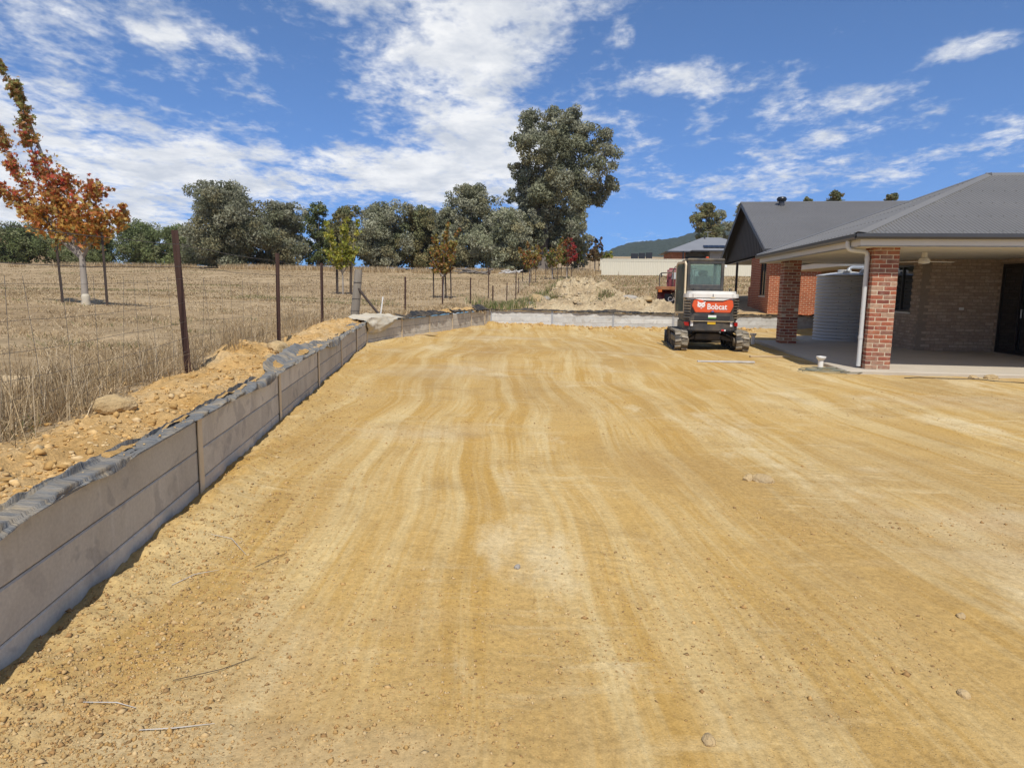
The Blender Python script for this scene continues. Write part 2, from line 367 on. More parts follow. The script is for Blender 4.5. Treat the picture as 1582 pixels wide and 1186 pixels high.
M['wire'] = simple('fence wire', (.20,.19,.17), (.13,.12,.11), 12, .5, .5)
M['oldwood'] = simple('weathered timber', (.30,.265,.215), (.20,.17,.135), 6, .9, stretch=(1,1,.12), bscale=40, bstr=.5)
M['timber'] = simple('sawn pine', (.52,.40,.24), (.43,.31,.17), 5, .85, stretch=(.2,1,1), bscale=30, dust=((.52,.38,.2), .6))
M['white_paint'] = simple('white plastic', (.78,.78,.75), (.70,.69,.65), 5, .45, dust=((.55,.45,.3), .5))
M['cream'] = simple('cream painted steel', (.66,.62,.49), (.63,.59,.46), 2, .4)
M['cream_pipe'] = simple('grey white downpipe', (.60,.61,.60), (.55,.56,.55), 3, .35)
M['fascia'] = simple('pale stone fascia', (.64,.60,.52), (.61,.575,.50), 3, .45)
M['soffit'] = simple('soffit lining', (.62,.60,.55), (.58,.56,.51), 3, .7)
M['gutter'] = simple('charcoal gutter', (.050,.050,.054), (.058,.058,.062), 3, .35)
M['concrete'] = simple('broomed concrete', (.50,.44,.35), (.43,.375,.29), 1.6, .85, bscale=60, bstr=.15, dust=((.52,.44,.32), .5))
M['frame_black'] = simple('black window frame', (.012,.012,.013), (.016,.016,.017), 3, .35)
M['glass'] = glassy('dark window glass', (.012,.014,.016), .03)
M['black'] = simple('black cladding', (.020,.020,.022), (.026,.026,.028), 3, .6)
def roof_mat(name, c):
    m, nt, p = newmat(name); v = coords(nt)
    cc = ramp(nt, ntex(nt, v, .5, 6, .6), [(.3, c), (.7, tuple(x*1.13 for x in c))])
    cc = mixc(nt, ramp(nt, ntex(nt, v, 3., 6, .7), [(.58, 0.), (.8, .25)]), cc, (.30,.28,.25))
    nt.links.new(cc, p.inputs['Base Color']); p.inputs['Roughness'].default_value = .45; p.inputs['Specular IOR Level'].default_value = .4
    return m
M['roof'] = roof_mat('grey corrugated steel', (.165,.158,.148)); M['roof2'] = roof_mat('dark grey corrugated steel', (.135,.13,.125))
def brick_obj_mat(name, stops, rough=.9, worn=.35, mortar=(.5,.43,.33)):
    m, nt, p = newmat(name)
    oi = nd(nt, 'ShaderNodeObjectInfo'); v = coords(nt)
    c = ramp(nt, oi.outputs['Random'], stops)
    ad = nd(nt, 'ShaderNodeVectorMath', operation='ADD'); nt.links.new(v, ad.inputs[0]); sc3 = nd(nt, 'ShaderNodeVectorMath', operation='SCALE'); nt.links.new(oi.outputs['Location'], sc3.inputs[0]); sc3.inputs['Scale'].default_value = 5.3; nt.links.new(sc3.outputs[0], ad.inputs[1])
    c = mixc(nt, .6, c, ramp(nt, ntex(nt, ad.outputs[0], 14, 6, .65), [(.3, .6), (.7, 1.35)]), 'MULTIPLY')
    c = mixc(nt, ramp(nt, ntex(nt, ad.outputs[0], 9, 6, .7), [(.50, 0.), (.72, worn)]), c, mortar)
    nt.links.new(c, p.inputs['Base Color']); p.inputs['Roughness'].default_value = rough; p.inputs['Specular IOR Level'].default_value = .2
    bump(nt, p, ntex(nt, ad.outputs[0], 40, 5, .6), .4, .006)
    return m
M['brick_red'] = brick_obj_mat('recycled red brick', [(0., (.17,.06,.045)), (.2, (.27,.085,.055)), (.45, (.34,.11,.06)), (.62, (.36,.15,.085)), (.78, (.24,.11,.08)), (.92, (.36,.20,.13)), (1., (.42,.30,.21))], worn=.38)
M['brick_tan'] = brick_obj_mat('tan brick', [(0., (.34,.25,.185)), (.5, (.40,.30,.22)), (1., (.46,.355,.265))], worn=.2, mortar=(.27,.21,.155))
M['mortar'] = simple('mortar', (.60,.50,.36), (.52,.43,.31), 12, .95, bscale=50)
M['mortar_tan'] = simple('grey mortar', (.28,.22,.165), (.24,.19,.14), 12, .95, bscale=50)
def brickwall_mat(name, c1, c2, mo, sx=1.0):
    m, nt, p = newmat(name)
    g = nd(nt, 'ShaderNodeTexCoord'); ge = nd(nt, 'ShaderNodeNewGeometry')
    sp = nd(nt, 'ShaderNodeSeparateXYZ'); nt.links.new(g.outputs['Object'], sp.inputs[0])
    cb = nd(nt, 'ShaderNodeCombineXYZ'); nt.links.new(mth(nt, 'ADD', sp.outputs[0], sp.outputs[1]), cb.inputs[0]); nt.links.new(sp.outputs[2], cb.inputs[1])
    b = nd(nt, 'ShaderNodeTexBrick'); nt.links.new(cb.outputs[0], b.inputs['Vector'])
    b.inputs['Color1'].default_value = (*c1, 1); b.inputs['Color2'].default_value = (*c2, 1); b.inputs['Mortar'].default_value = (*mo, 1)
    b.inputs['Scale'].default_value = 1; b.inputs['Brick Width'].default_value = .24; b.inputs['Row Height'].default_value = .086; b.inputs['Mortar Size'].default_value = .008; b.inputs['Mortar Smooth'].default_value = .1
    c = mixc(nt, .5, b.outputs['Color'], ramp(nt, ntex(nt, g.outputs['Object'], 6, 6, .7), [(.3, .65), (.7, 1.3)]), 'MULTIPLY')
    nt.links.new(c, p.inputs['Base Color']); p.inputs['Roughness'].default_value = .9; p.inputs['Specular IOR Level'].default_value = .2
    inv = mth(nt, 'SUBTRACT', 1., b.outputs['Fac']); bump(nt, p, inv, .6, .01)
    return m
M['brick_far'] = brickwall_mat('orange red brickwork', (.42,.115,.045), (.32,.08,.035), (.58,.44,.29))
M['brick_tanwall'] = brickwall_mat('tan brickwork', (.24,.175,.125), (.20,.145,.105), (.15,.12,.09))
M['bark'] = simple('grey bark', (.22,.19,.16), (.12,.10,.085), 5, .95, stretch=(1,1,.2), bscale=14, bstr=.6, bdist=.05)
M['bark_young'] = simple('pale young bark', (.36,.32,.27), (.27,.23,.19), 8, .9, stretch=(1,1,.3), bscale=30)
M['dead'] = simple('bleached dead wood', (.55,.53,.50), (.42,.40,.37), 5, .9)
M['stake'] = simple('dark hardwood stake', (.045,.032,.026), (.07,.05,.04), 8, .9, stretch=(1,1,.2))
M['rock'] = simple('clay rock', (.50,.36,.18), (.34,.235,.11), 6, .95, bscale=24, bstr=.9, bdist=.03, dust=((.58,.48,.32), .55), rnd=.15)
M['rock_grey'] = simple('grey rock', (.40,.36,.30), (.28,.25,.21), 8, .95, bscale=20, bstr=.6, bdist=.02, rnd=.2)
def attr_mat(name, attr='tint', rough=.8, spec=.2, trans=.0, noise=0):
    m, nt, p = newmat(name)
    at = nd(nt, 'ShaderNodeAttribute', attribute_name=attr); c = at.outputs['Color']
    if noise: c = mixc(nt, .7, c, ramp(nt, ntex(nt, coords(nt), noise, 5, .65), [(.3, .7), (.7, 1.3)]), 'MULTIPLY')
    nt.links.new(c, p.inputs['Base Color']); p.inputs['Roughness'].default_value = rough; p.inputs['Specular IOR Level'].default_value = spec
    if trans:
        tr = nd(nt, 'ShaderNodeBsdfTranslucent'); nt.links.new(c, tr.inputs[0]); mx = nd(nt, 'ShaderNodeMixShader'); mx.inputs[0].default_value = trans
        nt.links.new(p.outputs[0], mx.inputs[1]); nt.links.new(tr.outputs[0], mx.inputs[2]); nt.links.new(mx.outputs[0], nt.nodes['Material Output'].inputs[0])
    return m
M['leaf'] = attr_mat('gum leaves', rough=.85, spec=.08, trans=.28)
M['maple'] = attr_mat('maple leaves', rough=.6, spec=.3, trans=.42)
M['straw'] = attr_mat('dry grass', rough=.85, trans=.2)
M['pebble'] = attr_mat('pebbles', rough=.95, spec=.15, noise=30)
# ------------------------------------------------------------------ ground levels
W1A, W1B, W2B = (-1.15, -3.0), (-3.48, 16.24), (-.90, 26.7)
def xw1(y): return -2.04-.121*(y-4.33)
def xw2(y): return W1B[0]+(W2B[0]-W1B[0])*(y-W1B[1])/(W2B[1]-W1B[1])
def xwall(y): return np.where(y < W1B[1], xw1(y), np.where(y < W2B[1], xw2(np.minimum(y, W2B[1])), W2B[0]))
def yw3(x): return 26.7+.13*np.clip(x+.9, 0, 40)*sstep(-1, 20, x)*1.0
def zyard(x, y): return .1-.025*np.clip(np.asarray(x, float)+2.3, -.5, 6.4)
def terrain(x, y, detail=True):
    x = np.asarray(x, float); y = np.asarray(y, float)
    yy = np.clip(y, -20, 112)
    left = .62+.055*np.clip(-3.5-x, 0, 9)*np.where(y > 16, np.exp(-np.maximum(y-16, 0)/15), 1)+.0169*np.maximum(yy-18, 0)**1.2
    right = .57+.0225*np.maximum(yy-31, 0)**1.2-.012*np.clip(x, 0, 12)*np.exp(-np.maximum(y-28, 0)/6)
    k = sstep(32, 60, y); w = sstep(0, 8, x)*k+sstep(-2.4, -.7, x)*(1-k); z = left*(1-w)+right*w
    z = z+np.maximum(y-112, 0)*np.where(x > 0, .05, .0)*sstep(0, 30, x)
    if detail:
        far = np.clip(y/40, .3, 3)
        z = z+(fbm(x*.35, y*.35, 3, 5)-.5)*.16*np.minimum(far, 1.2)+(fbm(x*.06, y*.06, 3, 9)-.5)*.5*sstep(25, 70, y)
    return z
def H(x, y): return float(terrain(np.array([x]), np.array([y]))[0])
def zy(x, y=0): return float(zyard(x, y))

def make_yard():
    rows = np.concatenate([np.linspace(-9, .85, 22), .9*(34/.9)**np.linspace(0, 1, 470)])
    t = np.linspace(0, 1, 400)
    Y = rows[:, None]; xl = np.where(Y < 27.6, xwall(Y)-.04, -.94); xr = .86*np.maximum(Y, 0)+4.5
    X = np.concatenate([xl+(xr-xl)*t[None, :], xr+(48-xr)*(np.linspace(0, 1, 25)[None, 1:]**1.6)], 1)
    Yb = np.broadcast_to(Y, X.shape)
    z = zyard(X, Yb)
    d1 = (X-xwall(np.minimum(Yb, 26.6)))
    z = z+(fbm(X*.8, Yb*.5, 3, 1)-.5)*.045
    z = z+(fbm(X*7, Yb*7, 3, 2)-.5)*.016*(.3+1.2*fbm(X*.9, Yb*.9, 2, 4))
    st = fbm(X*2.6+Yb*.25, Yb*.12, 3, 21); z = z+(st-.5)*.028
    berm = np.exp(-((d1-.12)/.22)**2); z = z+berm*(.03+.07*fbm(X*2.1, Yb*2.1, 4, 3))
    z = z+berm*(fbm(X*14, Yb*14, 3, 8)-.5)*.06
    d3 = yw3(X)-Yb; berm3 = np.exp(-((d3-.35)/.4)**2)*(X > -1); z = z+berm3*(.05+.13*fbm(X*1.2, Yb*1.2, 4, 6))
    rut = np.exp(-((X-(1.0+.10*Yb+.004*Yb**2))/.22)**2)+np.exp(-((X-(2.6+.12*Yb+.004*Yb**2))/.22)**2)
    z = z-rut*.016*fbm(X*1.3, Yb*.6, 2, 31)
    keep_low = sstep(5.7, 6.6, X)*sstep(12.4, 13.2, Yb); z = z-keep_low*.012
    V = np.stack([X, Yb, z], -1).reshape(-1, 3)
    me = np_mesh('dirt_yard', V, grid_faces(*X.shape), M['dirt'], True)
    return tag(link('dirt_yard', me), 'levelled ochre dirt yard streaked by machine tracks', 'ground', kind='structure')
make_yard()

def soil_left(X, Y):
    d = (xwall(Y)-X); lim = np.where(Y < 16.2, .78+.25*(fbm(Y*.5, Y*0, 2, 41)-.5), .42)
    s = 1-sstep(lim*.7, lim*1.35, d)
    s = np.where(Y > 27, 0, s)
    s = np.maximum(s, .9*np.exp(-(((X+33)/9)**2+((Y-88)/1.2)**2)))
    return s
def make_paddock():
    rows = np.concatenate([np.linspace(-9, 1.6, 30), np.linspace(1.7, 16.24, 230), np.linspace(16.3, 26.7, 80), 26.7+(113-26.7)*np.linspace(0, 1, 150)[1:]**1.25, np.linspace(116, 900, 24)])
    d = np.concatenate([np.linspace(0, 1.6, 46), 1.6+(16-1.6)*np.linspace(0, 1, 120)[1:]**1.35, 16+(420-16)*np.linspace(0, 1, 60)[1:]**2.2])
    Y = rows[:, None]; X = xwall(Y)-.045*(Y < 26.69)-d[None, :]*1.0; Yb = np.broadcast_to(Y, X.shape)
    z = terrain(X, Yb); s = soil_left(X, Yb)
    dw = xwall(Yb)-X
    bank = s*(Yb < 26.9)
    z = z+bank*((fbm(X*4.5, Yb*4.5, 5, 12, .65)-.42)*.24+.03)+(fbm(X*1.1, Yb*1.1, 3, 13)-.5)*.05*(Yb < 30)
    z = np.where((dw < .25) & (Yb < 26.8), np.maximum(np.minimum(z, .615+.40*dw+.05*(fbm(X*6, Yb*6, 2, 14))), .634), z)
    mound = .17*np.exp(-(((Yb-8.1)/.8)**2+((dw-.75)/.3)**2))+.12*np.exp(-(((Yb-12.5)/1.6)**2+((dw-.45)/.3)**2)); z = z+mound
    me = np_mesh('paddock', np.stack([X, Yb, z], -1).reshape(-1, 3), grid_faces(*X.shape)[:, ::-1], M['paddock'], True, {'soil': s.ravel()})
    tag(link('paddock', me), 'dry straw coloured paddock rising to the gum trees', 'paddock', kind='structure')
    rows2 = rows[rows >= 26.69]; xs = np.concatenate([np.linspace(-.9, 14, 110), 14+(420-14)*np.linspace(0, 1, 50)[1:]**2.1])
    X = np.broadcast_to(xs[None, :], (len(rows2), len(xs))); off = np.maximum(yw3(X)+.09-26.7, 0)*sstep(-.95, -.6, X); Yb = rows2[:, None]+off*np.exp(-np.maximum(rows2[:, None]-28, 0)/12)
    z = terrain(X, Yb)
    s = (1-sstep(1.0, 7.5, Yb-yw3(X)+.0*X))*sstep(-.6, .8, X)
    s = np.maximum(s, .85*np.exp(-(((X-6.2)/2.6)**2+((Yb-35)/3.2)**2)))
    z = z+s*(fbm(X*2, Yb*2, 4, 15, .6)-.5)*.10
    me = np_mesh('back_paddock', np.stack([X, Yb, z], -1).reshape(-1, 3), grid_faces(*X.shape), M['paddock'], True, {'soil': s.ravel()})
    tag(link('back_paddock', me), 'dry grass slope above the far wall', 'paddock', kind='structure')
make_paddock()

def make_hills():
    # forested range far off to the right, bare brown hill far off to the left
    def ridge(name, prof, y0, depth, base, mat, bump_h, label, seed, nx=260):
        xs = np.linspace(prof[0][0], prof[-1][0], nx); hz = np.interp(xs, [p[0] for p in prof], [p[1] for p in prof])
        v = np.linspace(0, 1, 34); X = np.broadcast_to(xs[None, :], (34, nx)); Yb = y0+depth*(v[:, None]-1)+0*X
        sh = np.sin(v*math.pi/2)[:, None]**1.2
        z = base+(hz[None, :]-base)*sh+(fbm(X*.012, Yb*.012, 4, seed)-.5)*bump_h*6*(1-np.abs(2*v[:, None]-1.))+(fbm(X*.09, Yb*.09, 3, seed+3)-.5)*bump_h*1.6*sh
        me = np_mesh(name, np.stack([X, Yb, z], -1).reshape(-1, 3), grid_faces(*X.shape), mat, True)
        # rear side so that the hill is closed
        o = tag(link(name, me), label, 'hill', kind='structure'); return o
    mf = simple('far forest', (.018,.030,.016), (.034,.045,.024), .05, .95, spec=.05, bscale=.08, bstr=.9, bdist=8)
    mb = simple('bare dry hill', (.30,.20,.11), (.24,.17,.09), .03, .95, spec=.05)
    ridge('forested_range', [(180, 20), (290, 118), (330, 136), (380, 156), (430, 168), (520, 176), (590, 190), (640, 206), (760, 240), (1000, 262), (1400, 240), (2400, 190)], 2500, 900, 20, mf, 9, 'dark forested mountain range on the horizon', 51)
    ridge('brown_hill', [(-900, 30), (-420, 52), (-310, 34), (-285, 27), (-255, 14), (-200, 4)], 420, 190, 2, mb, 1.2, 'bare brown hill behind the left treeline', 61, 120)
    ridge('dry_slope', [(10, 8), (60, 14.5), (85, 17), (120, 20), (300, 30)], 300, 120, 5, simple('dry grass hill', (.36,.28,.16), (.30,.22,.12), .05, .95, spec=.05), .5, 'sunlit dry slope above the cream fence', 71, 90)
make_hills()

# ------------------------------------------------------------------ loose stones and clods
def ico():
    bm = bmesh.new(); bmesh.ops.create_icosphere(bm, subdivisions=1, radius=1)
    v = np.array([x.co[:] for x in bm.verts]); f = np.array([[q.index for q in p.verts] for p in bm.faces]); bm.free(); return v, f
IV, IF = ico()
OV = np.array([(1,0,0),(-1,0,0),(0,1,0),(0,-1,0),(0,0,1),(0,0,-1)], float)*1.15; OF = np.array([(0,2,4),(2,1,4),(1,3,4),(3,0,4),(2,0,5),(1,2,5),(3,1,5),(0,3,5)])
def scatter_mesh(name, P, S, tint, mat, flat=.7, shape=None):
    IV_, IF_ = shape or (IV, IF); n = len(P); k = len(IV_)
    a = rng.uniform(0, 2*np.pi, n); c, s = np.cos(a), np.sin(a)
    v = IV_[None]*(1+rng.uniform(-.55, .5, (n, k, 1)))*S[:, None, None]*np.stack([rng.uniform(.75, 1.35, n), rng.uniform(.7, 1.1, n), rng.uniform(flat*.7, flat*1.2, n)], -1)[:, None, :]
    x = v[..., 0]*c[:, None]-v[..., 1]*s[:, None]; y = v[..., 0]*s[:, None]+v[..., 1]*c[:, None]
    V = np.stack([x, y, v[..., 2]], -1)+P[:, None, :]
    F = (IF_[None]+np.arange(n)[:, None, None]*k).reshape(-1, 3)
    return np_mesh(name, V.reshape(-1, 3), F, mat, False, {'tint': np.repeat(tint, k, 0)})
def tints(n, pal, jit=.12):
    pal = np.array(pal); t = pal[rng.integers(0, len(pal), n)]*(1+rng.uniform(-jit, jit, (n, 1))); return t
PEB = [(.46,.29,.11), (.42,.26,.10), (.36,.21,.085), (.50,.35,.17), (.29,.18,.08), (.48,.35,.18), (.46,.30,.13)]
from mathutils.bvhtree import BVHTree
def bvh(o): return BVHTree.FromPolygons([v.co[:] for v in o.data.vertices], [p.vertices[:] for p in o.data.polygons])
YB = bvh(bpy.data.objects['dirt_yard']); PB = bvh(bpy.data.objects['paddock']); BB = bvh(bpy.data.objects['back_paddock'])
def drop(B, x, y, default=0.):
    h = B.ray_cast(Vector((x, y, 40)), Vector((0, 0, -1)))[0]
    return h.z if h else default
def gy(x, y): return drop(YB, x, y, zy(x))
def gp(x, y): return drop(PB, x, y, None) if drop(PB, x, y, None) is not None else drop(BB, x, y, H(x, y))
def yard_stones():
    P = []; S = []
    n = 36000
    u = rng.random(n*4); yv = 1.6*(28/1.6)**(u**1.15); xv = rng.uniform(-.95, .85, n*4)*yv
    dens = fbm(xv*.9, yv*.7, 4, 77); dw = xv-xwall(yv)
    pr = np.clip((dens-.46)*6, .02, 1)+1.1*np.exp(-((dw-.35)/.4)**2)
    ok = (rng.random(n*4) < pr*.5) & (dw > .02) & (yv < 26.6) & ~((xv > 6.2) & (yv > 12.6)); xv, yv = xv[ok][:n], yv[ok][:n]
    dw = xv-xwall(yv)
    for x, y, d in zip(xv, yv, dw):
        s = min(.0016*math.exp(abs(rng.normal(0, .62)))*(1.45 if d < .8 else 1)*(1+.05*y), .013)
        P.append((x, y, gy(x, y)+s*.15)); S.append(s)
    me = scatter_mesh('loose_gravel', np.array(P), np.array(S), tints(len(P), PEB), M['pebble'], shape=(OV, OF))
    tag(link('loose_gravel', me), 'loose pebbles and dirt crumbs over the yard', 'gravel', kind='stuff')
    P = []; S = []
    for k in range(5200):
        y = 1.5*(26/1.5)**(rng.random()**1.1); d = .12+abs(rng.normal(0, .42)) if y < 16.2 else .1+abs(rng.normal(0, .2))
        if d > 1.5: continue
        x = float(xwall(np.array(y)))-d; s = min(.0075*math.exp(rng.normal(0, .6)), .034)
        P.append((x, y, gp(x, y)+s*.2)); S.append(s)
    for k in range(420):
        y = 1.5*(15/1.5)**rng.random(); s = min(.005*math.exp(rng.normal(0, .5)), .018); x = float(xw1(np.array(y)))-rng.uniform(.0, .12)
        P.append((x, y, .655+s*.3)); S.append(s)
    for k in range(900):
        x = rng.uniform(-.5, 7.5); y = float(yw3(np.array(x)))+rng.uniform(.2, 5); s = min(.03*math.exp(rng.normal(0, .5)), .1)
        P.append((x, y, gp(x, y)+s*.2)); S.append(s)
    for k in range(500):
        x = rng.uniform(-.7, 10); y = float(yw3(np.array(x)))-.05-abs(rng.normal(0, .45)); s = min(.03*math.exp(rng.normal(0, .5)), .1)
        P.append((x, y, gy(x, y)+s*.2)); S.append(s)
    me = scatter_mesh('soil_clods', np.array(P), np.array(S), tints(len(P), [(.52,.33,.13), (.49,.30,.11), (.54,.36,.16), (.44,.27,.10), (.55,.40,.21)]), M['pebble'])
    tag(link('soil_clods', me), 'crumbly orange soil clods banked behind the concrete walls', 'soil', kind='stuff')
yard_stones()
# ------------------------------------------------------------------ retaining walls of concrete sleepers
SLP = {}
def sleeper_mesh(L, smat, h=.195, t=.075):
    k = (round(L, 3), smat)
    if k not in SLP: SLP[k] = MB().cbox((0, -t/2, 0), (L, t, h), .006).mesh('sleeper', M[smat])
    return SLP[k]
def hpost_mesh(h, mat):
    b = MB(); b.cbox((0, .012, h/2), (.075, .010, h), .002); b.box((0, -.039, h/2), (.008, .092, h)); b.box((0, -.09, h/2), (.075, .010, h)); return b.mesh('wall_post', mat)
def wall(points, base, label, pmat, rows=3, drop_per=0., smat='sleeper'):
    """points run so that the exposed face is on the right hand side of the walk"""
    p0 = points[0]; root = empty('retaining_wall', (p0[0], p0[1], base), 0, label, 'wall', 'concrete sleeper walls round the yard')
    hp = hpost_mesh(rows*.2+.12, pmat)
    for i, p in enumerate(points):
        q = points[min(i+1, len(points)-1)]; pr = points[max(i-1, 0)]
        a = math.atan2(q[1]-pr[1], q[0]-pr[0])
        # local +y of the piece must face the yard: right of the walk
        z = -drop_per*i
        link('wall_post', hp, root, (p[0]-p0[0], p[1]-p0[1], z-.1), (rng.normal(0, .004), rng.normal(0, .004), a+math.pi))
        if i < len(points)-1:
            L = math.hypot(q[0]-p[0], q[1]-p[1]); a = math.atan2(q[1]-p[1], q[0]-p[0])
            for r in range(rows):
                link('sleeper', sleeper_mesh(L-.016, smat), root, ((p[0]+q[0])/2-p0[0], (p[1]+q[1])/2-p0[1], z+.1+.2*r), (0, 0, a+math.pi+rng.normal(0, .0006)))
    return root
d1 = Vector((-.1201, .9928))
w1 = [(-2.04+d1.x*2.4*k, 4.33+d1.y*2.4*k) for k in range(-3, 5)]+[(-3.455, 16.1)]
wall(w1, .028, 'long grey sleeper wall beside the wire fence, shaded face with pale steel posts', M['galv'])
d2 = Vector((W2B[0]-W1B[0], W2B[1]-W1B[1])); L2 = d2.length; d2 /= L2
w2 = [(-3.47+d2.x*s, 16.19+d2.y*s) for s in (0., 2.08, 4.16, 6.24, 8.3, 10.0, L2-.05)]
wall(w2, .045, 'sunlit sleeper wall with fabric flap, angled between the shaded wall and the far wall', M['galv'])
w3 = [(-.86+2.4*k, float(yw3(np.array(-.86+2.4*k)))) for k in range(0, 9)]
wall(w3, .02, 'pale grey sleeper wall below the dirt mound, truck and red brick house', M['galv_clean'], drop_per=.021, smat='sleeper_new')

# ------------------------------------------------------------------ filter fabric lying over the wall tops
def drape(name, pts, mat, label, seed, back=.28, hang=.07, top=.70, amp=.035, hangf=None, group=None):
    P = np.array(pts, float); seg = np.hypot(*np.diff(P, axis=0).T); S = np.r_[0, np.cumsum(seg)]
    s = np.arange(0, S[-1], .02); x = np.interp(s, S, P[:, 0]); y = np.interp(s, S, P[:, 1])
    tx = np.gradient(x); ty = np.gradient(y); n = np.hypot(tx, ty); nx, ny = ty/n, -tx/n           # towards the yard
    tt = np.interp(s, S, top) if isinstance(top, (list, tuple)) else np.full(len(s), top)
    J = 21; w = np.linspace(-1, 1, J); V = []
    hg = hang*np.clip(.2+4.*(fbm(s*.8, s*0, 3, seed)-.35), .1, 2.4) if hangf is None else hangf(s)
    bk = back*np.clip(.1+6.5*(fbm(s*.6, s*0+3, 3, seed+1)-.40), .05, 2.6)
    for j, q in enumerate(w):
        if q < 0:
            off = -.05+q*bk; zz = tt+.020+.42*(-q)*bk
        else:
            off = -.05+.08*min(q*2, 1)+.015*max(q*2-1, 0); zz = tt+.020-np.maximum(q*2-1, 0)*hg
        cr = lambda f, sd: 1-np.abs(2*vnoise(s*f+q*.8, s*0+q*.6+sd, seed+sd)-1)*2
        rip = amp*(.55*cr(2.3, 2)+.40*cr(6.1, 5)+.22*cr(15., 7)+.9*(fbm(s*3, s*0+q*1.5, 2, seed+8)-.5))
        rip = rip*(.45 if abs(q) < .12 else 1)
        o = off+(rip*1.1 if q > .4 else 0); o = np.maximum(o, .026) if q > .5 else o
        V.append(np.stack([x+nx*o, y+ny*o, zz+(np.maximum(rip, -.012) if q <= .5 else rip*.5)], -1))
    V = np.array(V); me = np_mesh(name, V.reshape(-1, 3), grid_faces(J, len(s)), mat, True)
    o = tag(link(name, me), label, 'fabric', group)
    return o
def line(a, b, n): return [(a[0]+(b[0]-a[0])*i/n, a[1]+(b[1]-a[1])*i/n) for i in range(n+1)]
drape('filter_fabric', line(w1[1], (-3.44, 15.6), 8), M['fabric'], 'wrinkled dark grey filter fabric along the shaded wall top', 3, .075, .06, .637, .036)
drape('filter_fabric', line(w2[1], w2[3], 6), M['plastic_black'], 'rumpled dusty fabric strip on the angled sunlit wall', 9, .12, .03, .66, .04)
drape('filter_fabric', line((w2[3][0]+d2.x*.4, w2[3][1]+d2.y*.4), w2[6], 6), M['plastic_black'], 'black plastic film crumpled near the far wall corner', 13, .14, .012, .665, .06)
drape('plastic_film', w3[:7], M['plastic_black'], 'thin black plastic film edging the far wall below the mound', 17, .08, .012, [.635-.021*i-.01 for i in range(7)], .05)
def flap():
    # loose corner of fabric folded over the wall where its two runs meet
    nu, nv = 46, 34; u = np.linspace(0, 1, nu); v = np.linspace(0, 1, nv); U, Vv = np.meshgrid(u, v)
    a = np.array([-3.43, 15.75]); c = np.array([-3.47, 16.2]); e = np.array(w2[1])
    path = [a, c, c+(e-c)*.45, e]; S = np.array([0, .3, .62, 1.])
    px = np.interp(U, S, [p[0] for p in path]); py = np.interp(U, S, [p[1] for p in path])
    out = np.array([.93, -.36]); hang = (.34*np.sin(np.pi*np.clip(U*1.15, 0, 1))**.8+.02)
    t = Vv*1.0
    top = .70+.05*np.sin(U*math.pi)
    off = np.where(t < .45, -.45+t/.45*.50, .05+.05*np.sin((t-.45)*5)); zz = np.where(t < .45, top+.06*(1-t/.45), top-(t-.45)/.55*hang)
    rp = (fbm(U*7, Vv*4, 3, 33)-.5)*.13+(fbm(U*22, Vv*5, 2, 35)-.5)*.05
    X = px+out[0]*(off+rp*(t > .4)); Y = py+out[1]*(off+rp*(t > .4)); Z = zz+np.abs(rp)*(t < .5)*.8+rp*.2
    me = np_mesh('filter_fabric', np.stack([X, Y, Z], -1).reshape(-1, 3), grid_faces(nv, nu), M['fabric_light'], True)
    tag(link('filter_fabric', me), 'pale dusty fabric flap folded over the wall corner by the timber post', 'fabric')
flap()

# ------------------------------------------------------------------ wire fence on star pickets
def picket_mesh(h):
    b = MB()
    for k in range(3):
        a = 2*math.pi*k/3+.5; b.box((math.cos(a)*.016, math.sin(a)*.016, h/2), (.034, .006, h), a)
    return b.mesh('fence_post', M['picket'])
PK = picket_mesh(1.45)
def fence(posts, label, heights, rw, stay_gap, hi, stay_mat, tilt=None):
    root = empty('wire_fence', (posts[0][0], posts[0][1], gp(*posts[0][:2])), 0, label, 'fence')
    ox, oy, oz = root.location; tops = []
    for i, p in enumerate(posts):
        z = gp(p[0], p[1]); tl = (tilt[i] if tilt else rng.normal(0, .025)); zs = p[2]/1.25 if len(p) > 2 else 1
        if p[2] > 0: link('fence_post', PK, root, (p[0]-ox, p[1]-oy, z-.2-oz), (rng.normal(0, .02), tl, rng.uniform(0, 3)), (1, 1, zs))
        tops.append((p[0]-ox, p[1]-oy, z-oz, tl))
    for h in heights:
        pts = []
        for i in range(len(tops)-1):
            a, b = tops[i], tops[i+1]; n = 9; sg = rng.uniform(.0, .02)+(.012 if h > 1 else .03*rng.random())
            for k in range(n):
                t = k/n; pts.append((a[0]+(b[0]-a[0])*t+a[3]*h*(1-t)+b[3]*h*t, a[1]+(b[1]-a[1])*t, a[2]+(b[2]-a[2])*t+h-sg*4*t*(1-t)+rng.normal(0, .003)))
        pts.append((tops[-1][0], tops[-1][1], tops[-1][2]+h))
        MB().tube(pts, rw*(1.7 if h > .95 else .85), 4, False).build('wire', M['wire'], root)
    st = MB().tube([(0, 0, .06), (.004, .003, .4), (0, 0, hi)], rw*.65, 4, False).mesh('stay_wire', stay_mat)
    for i in range(len(tops)-1):
        a, b = tops[i], tops[i+1]; L = math.hypot(b[0]-a[0], b[1]-a[1]); n = int(L/stay_gap)
        for k in range(1, n):
            t = k/n; link('stay_wire', st, root, (a[0]+(b[0]-a[0])*t, a[1]+(b[1]-a[1])*t, a[2]+(b[2]-a[2])*t), (rng.normal(0, .02), rng.normal(0, .045), 0))
    return root
